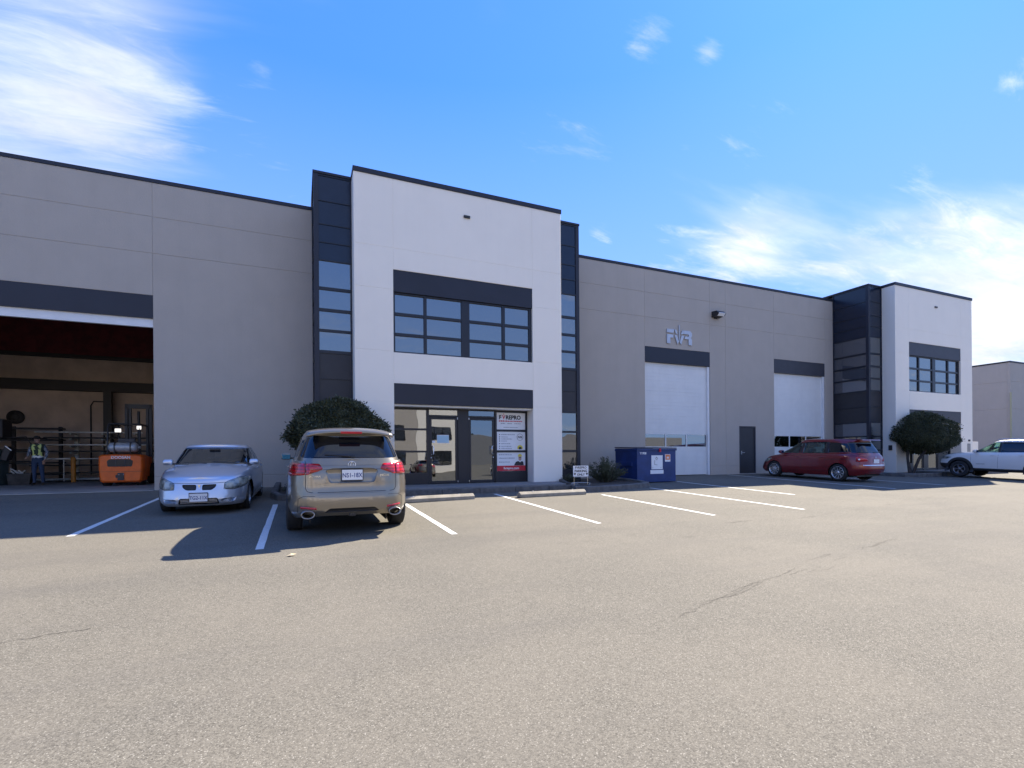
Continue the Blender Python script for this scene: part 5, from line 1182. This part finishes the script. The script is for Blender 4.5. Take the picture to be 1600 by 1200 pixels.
# ---------------------------------------------------------------- racks and machines in the bay
mat('rack_paint', (.55, .56, .52), .6, var=.3); mat('tube_steel', (.75, .73, .68), .4, .2, var=.2); mat('dark_stock', (.05, .045, .04), .7, var=.4)
rk = empty('pipe_rack', (-8.65, 27.6, Z0), 0, 'grey cantilever rack holding metal lengths behind the forklift', 'rack')
for x in (-.35, .75, 1.9, 3.1):
    p = MB().box(x-.07, x+.07, .0, .12, 0, 2.08).build('post', 'rack_paint', rk)
    for z in (.3, .62, .9, 1.22, 1.5, 1.8, 2.04): MB().box(x-.03, x+.03, -.65, 0, z-.03, z+.03).build('arm', 'rack_paint', p)
MB().box(-1.8, 3.5, -.6, .2, .06, .13).build('base', 'rack_paint', rk)
for i, z in enumerate((.33, .65, .93, 1.25, 1.53, 1.83, 2.07)):
    o = empty('stock_bundle', (-8.65, 27.3, Z0+z), 0, 'bundle of steel tubes on the %s arm level of the grey rack' % ('lowest', 'second', 'third', 'fourth', 'fifth', 'sixth', 'top')[i], 'steel tubes', 'tubes on the rack')
    x = -1.5+random.uniform(-.3, .3)
    for k in range(random.choice((3, 4, 5))):
        L_ = random.uniform(2.6, 4.7); MB().tube([(x, -.3+k*.10, .04), (x+L_, -.3+k*.10, .04)], .035, 6).build('tube', 'tube_steel' if random.random() < .65 else 'dark_stock', o)
rk2 = empty('shelf', (-12.2, 28.3, Z0), 0, 'dark shelving with long stock along the back wall behind the worker', 'shelf')
for x in (-2.4, -.8, .8, 2.4): MB().box(x-.06, x+.06, 0, .12, 0, 2.4).build('post', 'beam_dark', rk2)
for z in (.3, .8, 1.3, 1.8, 2.3): MB().box(-2.6, 2.6, -.5, .0, z-.03, z+.03).build('shelf_board', 'dark_stock', rk2)
for z, nm_ in ((.3, 'lowest'), (.8, 'second'), (1.3, 'third'), (1.8, 'upper')):
    o = empty('stock_bundle', (-12.2, 27.9, Z0+z), 0, 'lengths of metal stock on the %s board of the dark shelving' % nm_, 'metal stock', 'metal stock on the dark shelving')
    for k in range(4): MB().tube([(-2.1+random.uniform(-.3, .6), -.15+k*.1, .07), (1.6+random.uniform(-1, .6), -.15+k*.1, .07)], .03, 6).build('metal_length', random.choice(('tube_steel', 'dark_stock', 'beam_dark')), o)
bp = MB().lathe([(.08, 0), (.08, 1.0), (.05, 1.04), (0, 1.05)], 'z', (0, 0, 0), 16).build('bollard', mat('bollard_orange', (.55, .22, .03), .5), loc=(-8.55, 25.9, Z0)); tag(bp, 'orange post standing on the bay floor in front of the pipe rack', 'bollard')
ts = empty('work_stand', (-9.1, 26.6, Z0), 0, 'pale T shaped roller stand right of the worker', 'stand'); MB().tube([(0, 0, 0), (0, 0, .95)], .022, 6).build('leg', 'tube_steel', ts); MB().box(-.28, .22, -.04, .04, .95, .99).build('top', 'tube_steel', ts); MB().box(-.2, .2, -.2, .2, 0, .02).build('foot', 'dark_stock', ts)
hr = empty('hose_reel', (-11.55, 28.95, 3.5), 0, 'round hose reel hanging on the back wall above the worker', 'hose reel')
MB().lathe([(.17, -.10), (.30, -.10), (.30, .0), (.17, 0), (.17, -.10)], 'y', (0, 0, 0), 28).build('hose', 'beam_dark', hr); MB().lathe([(0, -.12), (.14, -.12), (.17, -.02)], 'y', (0, 0, 0), 20).build('hub', 'dark_stock', hr)
mc = empty('saw_machine', (-10.35, 24.0, Z0), 0, 'grey green workshop machine at the left edge of the picture in the open bay', 'machine')
mat('machine_green', (.10, .15, .16), .5, var=.15)
MB().box(-.65, .20, 0, .9, 0, 1.30).build('cabinet', 'machine_green', mc, bevel=.03); MB().box(-.6, .35, .1, .8, 1.75, 2.45).build('head', 'beam_dark', mc, bevel=.04); MB().box(-.5, -.3, .3, .5, 1.3, 1.75).build('column', 'mast_grey', mc)
MB().tube([(.30, .4, 1.75), (.9, .4, 1.80), (1.05, .4, 1.5), (1.05, .4, 1.1)], .02, 6).build('cable', 'beam_dark', mc); MB().prism([(.2, .95), (.35, 1.45), (.55, 1.35), (.40, .9)], .2, .6, 'y').build('arm', 'mast_grey', mc, bevel=.02); MB().box(.34, .36, .17, .19, .0, .0).build('x', 'chrome', mc) if False else None
MB().tube([(.40, .15, 1.45), (.58, .15, 1.28)], .02, 6).build('lever', 'chrome', mc)
bk = empty('parts_bin', (-9.6, 24.2, Z0), 0, 'dark low bin with metal offcuts between the machine and the worker', 'bin'); MB().prism([(-.3, 0), (.3, 0), (.36, .42), (-.36, .42)], 0, .5, 'y').build('tub', 'dark_stock', bk, bevel=.02)
for k in range(6): MB().tube([(random.uniform(-.2, .2), random.uniform(.1, .4), .3), (random.uniform(-.3, .3), random.uniform(.1, .4), random.uniform(.5, .62))], .025, 6).build('offcut', 'tube_steel', bk)

# ---------------------------------------------------------------- worker
mat('jeans', (.035, .060, .115), .9, var=.2, vscale=20); mat('shirt', (.10, .11, .13), .9); mat('skin', (.42, .26, .19), .6); mat('boots', (.03, .025, .02), .7); mat('cap', (.02, .02, .022), .8); mat('vest_dark', (.03, .05, .03), .8); mat('hivis', (.62, .70, .22), .7, emit=None); mat('reflective', (.75, .77, .72), .4)
def shirt_check():
    m = bpy.data.materials.new('check_shirt'); m.use_nodes = True; t = NT(m.node_tree); MAT['check_shirt'] = m
    b = t.n('ShaderNodeBsdfPrincipled'); o = t.n('ShaderNodeOutputMaterial'); ck = t.n('ShaderNodeTexChecker'); tc = t.n('ShaderNodeTexCoord'); t.put(ck.inputs[0], tc.outputs['Object']); ck.inputs['Scale'].default_value = 26
    t.put(ck.inputs[1], (.38, .42, .48)); t.put(ck.inputs[2], (.05, .06, .09)); t.put(b.inputs['Base Color'], ck.outputs[0]); b.inputs['Roughness'].default_value = .9; t.put(o.inputs[0], b.outputs[0])
shirt_check()
def skin_mesh(joints, bones, sub=2):
    me = bpy.data.meshes.new('sk'); me.from_pydata([j[0] for j in joints], bones, []); o = bpy.data.objects.new('sk', me); scene.collection.objects.link(o)
    md_ = o.modifiers.new('s', 'SKIN'); o.modifiers.new('d', 'SUBSURF').levels = sub
    for i, j in enumerate(joints):
        v = me.skin_vertices[0].data[i]; r_ = j[1]; v.radius = r_ if hasattr(r_, '__len__') else (r_, r_); v.use_root = (i == 0)
    dg = bpy.context.evaluated_depsgraph_get(); dg.update(); out = bpy.data.meshes.new_from_object(o.evaluated_get(dg)); bpy.data.objects.remove(o); return out
pr = empty('person', (-8.78, 23.5, Z0), R(0), 'worker in a dark cap, hi-vis vest and jeans standing in the open bay', 'person')
J = [((0, 0, .96), (.15, .11)), ((0, 0, 1.12), (.14, .10)), ((0, .0, 1.30), (.165, .115)), ((0, .01, 1.43), (.155, .10)), ((0, -.01, 1.50), (.058, .058)), ((0, -.04, 1.58), (.065, .07)), ((0, -.06, 1.68), (.082, .10)), ((0, -.05, 1.745), (.07, .085)),
     ((-.17, .0, 1.43), (.07, .07)), ((-.25, .02, 1.20), (.052, .052)), ((-.22, -.17, 1.05), (.040, .040)), ((-.18, -.30, 1.03), (.030, .026)),
     ((.17, .0, 1.43), (.07, .07)), ((.26, .03, 1.20), (.052, .052)), ((.25, -.08, .99), (.040, .040)), ((.24, -.15, .92), (.030, .026)),
     ((-.09, 0, .88), (.10, .11)), ((-.10, -.02, .50), (.068, .07)), ((-.11, .03, .12), (.045, .05)), ((-.12, -.04, .05), (.045, .045)), ((-.13, -.16, .04), (.042, .032)),
     ((.09, 0, .88), (.10, .11)), ((.11, .01, .50), (.068, .07)), ((.13, .05, .12), (.045, .05)), ((.14, -.02, .05), (.045, .045)), ((.16, -.14, .04), (.042, .032))]
Bn = [(0, 1), (1, 2), (2, 3), (3, 4), (4, 5), (5, 6), (6, 7), (3, 8), (8, 9), (9, 10), (10, 11), (3, 12), (12, 13), (13, 14), (14, 15), (0, 16), (16, 17), (17, 18), (18, 19), (19, 20), (0, 21), (21, 22), (22, 23), (23, 24), (24, 25)]
me = skin_mesh(J, Bn)
bm = bmesh.new(); bm.from_mesh(me)
for s, wr, ft in ((-1, Vector((-.18, -.30, 1.03)), Vector((.03, -1, -.25))), (1, Vector((.24, -.15, .92)), Vector((-.02, -.55, -.85)))):
    ft.normalize(); sd = Vector((1, 0, 0)); hb = MB()
    hb.tube([wr, wr+ft*.05, wr+ft*.09], [.024, .036, .032], 8)
    for k, (off, ln) in enumerate(((-.028, .062), (-.009, .072), (.010, .068), (.028, .052))):
        p0 = wr+ft*.085+sd*off; hb.tube([p0, p0+ft*ln*.5+Vector((0, .004, -.008)), p0+ft*ln*.8+Vector((0, .012, -.03)), p0+ft*ln*.85+Vector((0, .02, -.045))], [.009, .0085, .008, .006], 6)
    p0 = wr+ft*.03-sd*s*.028; hb.tube([p0, p0+ft*.03-sd*s*.018, p0+ft*.06-sd*s*.014], [.011, .010, .007], 6)
    vv = [bm.verts.new(p) for p in hb.v]
    for f in hb.f: bm.faces.new([vv[i] for i in f]).smooth = True
# nose and ears on the head
for c_, r_ in (((0, -.158, 1.665), (.012, .022, .020)), ((-.078, -.055, 1.67), (.010, .018, .028)), ((.078, -.055, 1.67), (.010, .018, .028))):
    sb = MB().sphere(c_, r_, 8, 6); vv = [bm.verts.new(p) for p in sb.v]
    for f in sb.f: bm.faces.new([vv[i] for i in f]).smooth = True
bm.to_mesh(me); bm.free(); me.name = 'body'
for n_ in ('skin', 'check_shirt', 'jeans', 'boots', 'plastic_black'): me.materials.append(MAT[n_])
for p in me.polygons:
    c_ = p.center; p.use_smooth = True
    if c_.z < .10: k = 3
    elif c_.z < 1.0 and abs(c_.x) < .21 and c_.y > -.12: k = 2
    elif c_.z > 1.53: k = 0
    elif (c_.y < -.27 and c_.x < 0) or (c_.x > .18 and c_.z < .95): k = 0
    else: k = 1
    p.material_index = k
o = bpy.data.objects.new('body', me); C.objects.link(o); o.parent = pr
fc = MB()
for s in (-1, 1): fc.sphere((s*.030, -.150, 1.69), (.011, .007, .007), 8, 6)
fc.box(-.024, .024, -.152, -.146, 1.628, 1.634); fc.build('face_features', 'plastic_black', pr)
cp = MB(); cp.sphere((0, -.055, 1.735), (.098, .118, .075), 18, 10); cp.prism([(-.07, -.15), (.07, -.15), (.055, -.25), (0, -.27), (-.055, -.25)], 1.712, 1.724, 'z'); cp.build('cap', 'cap', pr)
vb = bmesh.new(); vb.from_mesh(me)
bmesh.ops.delete(vb, geom=[f for f in vb.faces if not (1.0 < f.calc_center_median().z < 1.49 and abs(f.calc_center_median().x) < .19 and f.calc_center_median().y > -.15)], context='FACES'); vb.normal_update()
for v in vb.verts: v.co += v.normal*.018
vo = bm_obj(vb, 'vest', 'vest_dark', pr); me2 = vo.data
for n_ in ('hivis', 'reflective'): me2.materials.append(MAT[n_])
for p in me2.polygons:
    c_ = p.center; p.use_smooth = True; p.material_index = 2 if 1.0 < c_.z < 1.07 else (1 if .055 < abs(c_.x) < .13 and c_.y < .02 else 0)
vb.free()

# ---------------------------------------------------------------- the neighbouring warehouse and what lies beyond
nb_ = empty('warehouse', (58.5, 23.2, 0), 0, 'plain grey warehouse standing beyond the far white tower', 'building')
for z0, z1 in [(0, 5.55), (5.55, 8.0), (8.0, 9.70)]:
    for i in range(6): MB().box(i*8.0, (i+1)*8.0, 0, .2, z0, z1, ch=.02).build('wall_panel', 'wall_grey', nb_)
    for i in range(5): o = MB().box(0, 8.0, 0, .2, z0, z1, ch=.02); o = o.build('side_panel', 'wall_grey', nb_); o.rotation_euler.z = R(-90); o.location = (0, .2+8.0*(i+1)-.0, 0)
MB().box(-.03, 48, -.03, .25, 9.70, 9.83).box(-.03, .25, .26, 40.2, 9.70, 9.83).build('coping', 'navy', nb_)
MB().box(.2, 48, .2, 40, 9.2, 9.4).build('roof', 'roof_top', nb_)
MB().tube([(-.06, -.06, 0), (-.06, -.06, 7.0)], .07, 8).build('corner_pipe', mat('pipe_yellow', (.40, .38, .24), .6), nb_)
le = empty('low_wall', (36.9, 16.4, 0), 0, 'low white block wall between the far tower and the white SUV', 'wall')
MB().box(-.75, .72, 0, .3, .55, 2.26).build('block', 'wall_white', le, bevel=.01); MB().box(-.55, -.45, -.02, 0, 1.78, 1.98).box(-.35, -.28, -.02, 0, 1.84, 2.02).build('vent', 'plastic_black', le)

# buildings across the lot, behind the camera: they show in the panes
op = empty('opposite_warehouse', (-60, -34, -.4), 0, 'sunlit pale warehouse across the lot, seen mirrored in the storefront glass', 'building')
for i in range(13):
    if i in (8, 10): continue
    for z0, z1 in [(0, 3.6), (3.6, 7.2), (7.2, 9.2)]: MB().box(i*6.2, (i+1)*6.2-.01, -.2, 0, z0, z1).build('wall_panel', 'wall_grey' if i % 3 == 2 else 'wall_white', op)
for i in (8, 10):
    MB().box(i*6.2, (i+1)*6.2-.01, -.2, 0, 4.6, 9.2).build('wall_panel', 'wall_white', op); MB().box(i*6.2, i*6.2+1.0, -.2, 0, 0, 4.6).box((i+1)*6.2-1.0, (i+1)*6.2-.01, -.2, 0, 0, 4.6).build('wall_panel', 'wall_white', op)
    MB().box(i*6.2+1.0, (i+1)*6.2-1.0, -.3, -.15, 0, 4.6).build('overhead_door', 'charcoal', op)
for i in (7, 9, 11, 12):
    for z0, z1 in ((1.0, 2.9), (4.4, 6.2)):
        wf = MB().box(i*6.2+1.2, i*6.2+4.6, -.02, .06, z0, z1).build('window', 'frame_dark', op)
        for q in range(3): MB().box(i*6.2+1.27+q*1.12, i*6.2+2.3+q*1.12, .061, .07, z0+.08, z1-.08).build('pane', 'glass_window', wf)
MB().box(0, 80.5, -20, -.21, 9.0, 9.2).build('roof', 'roof_top', op)
for k, (x, y, src, lab) in enumerate([(8.2, -17.5, rv, 'dark red minivan across the lot, mirrored in the left storefront pane'), (11.2, -17.3, sv, 'bronze SUV across the lot, mirrored in the left glass door'), (20.5, -19, sc, 'silver sedan across the lot, mirrored in the right glass door')]):
    c = copy_tree(src); c.location = (x, y, gz(0, -12)); c.rotation_euler = (0, 0, R(-90 if src is not sc else 90)); c['label'] = lab
rng = random.Random(9); L = MB()
def f(rg):
    q = rg.uniform(-60, 160); return Vector((q, rg.uniform(-4, 4), abs(rg.gauss(0, 1))*2.0+2+1.6*math.sin(q*.35)+1.2*math.sin(q*.83+1))), Vector((0, .3, 1))
leaves(L, f, 9000, 1.0, rng, .5); tl = L.build('tree_line', 'far_leaf', loc=(0, -150, -.4), fix=False); tag(tl, 'dark line of trees far across the lot', 'trees', kind='stuff')
fb = empty('distant_warehouse', (22, -95, -.4), 0, 'low grey warehouse far across the lot, mirrored in the right glass door', 'building')
for i in range(12): MB().box(i*8.0, (i+1)*8.0-.01, -.2, 0, 0, 8.0).build('wall_panel', 'far_grey', fb)
MB().box(0, 96, -20, -.21, 7.8, 8.0).build('roof', 'roof_top', fb)
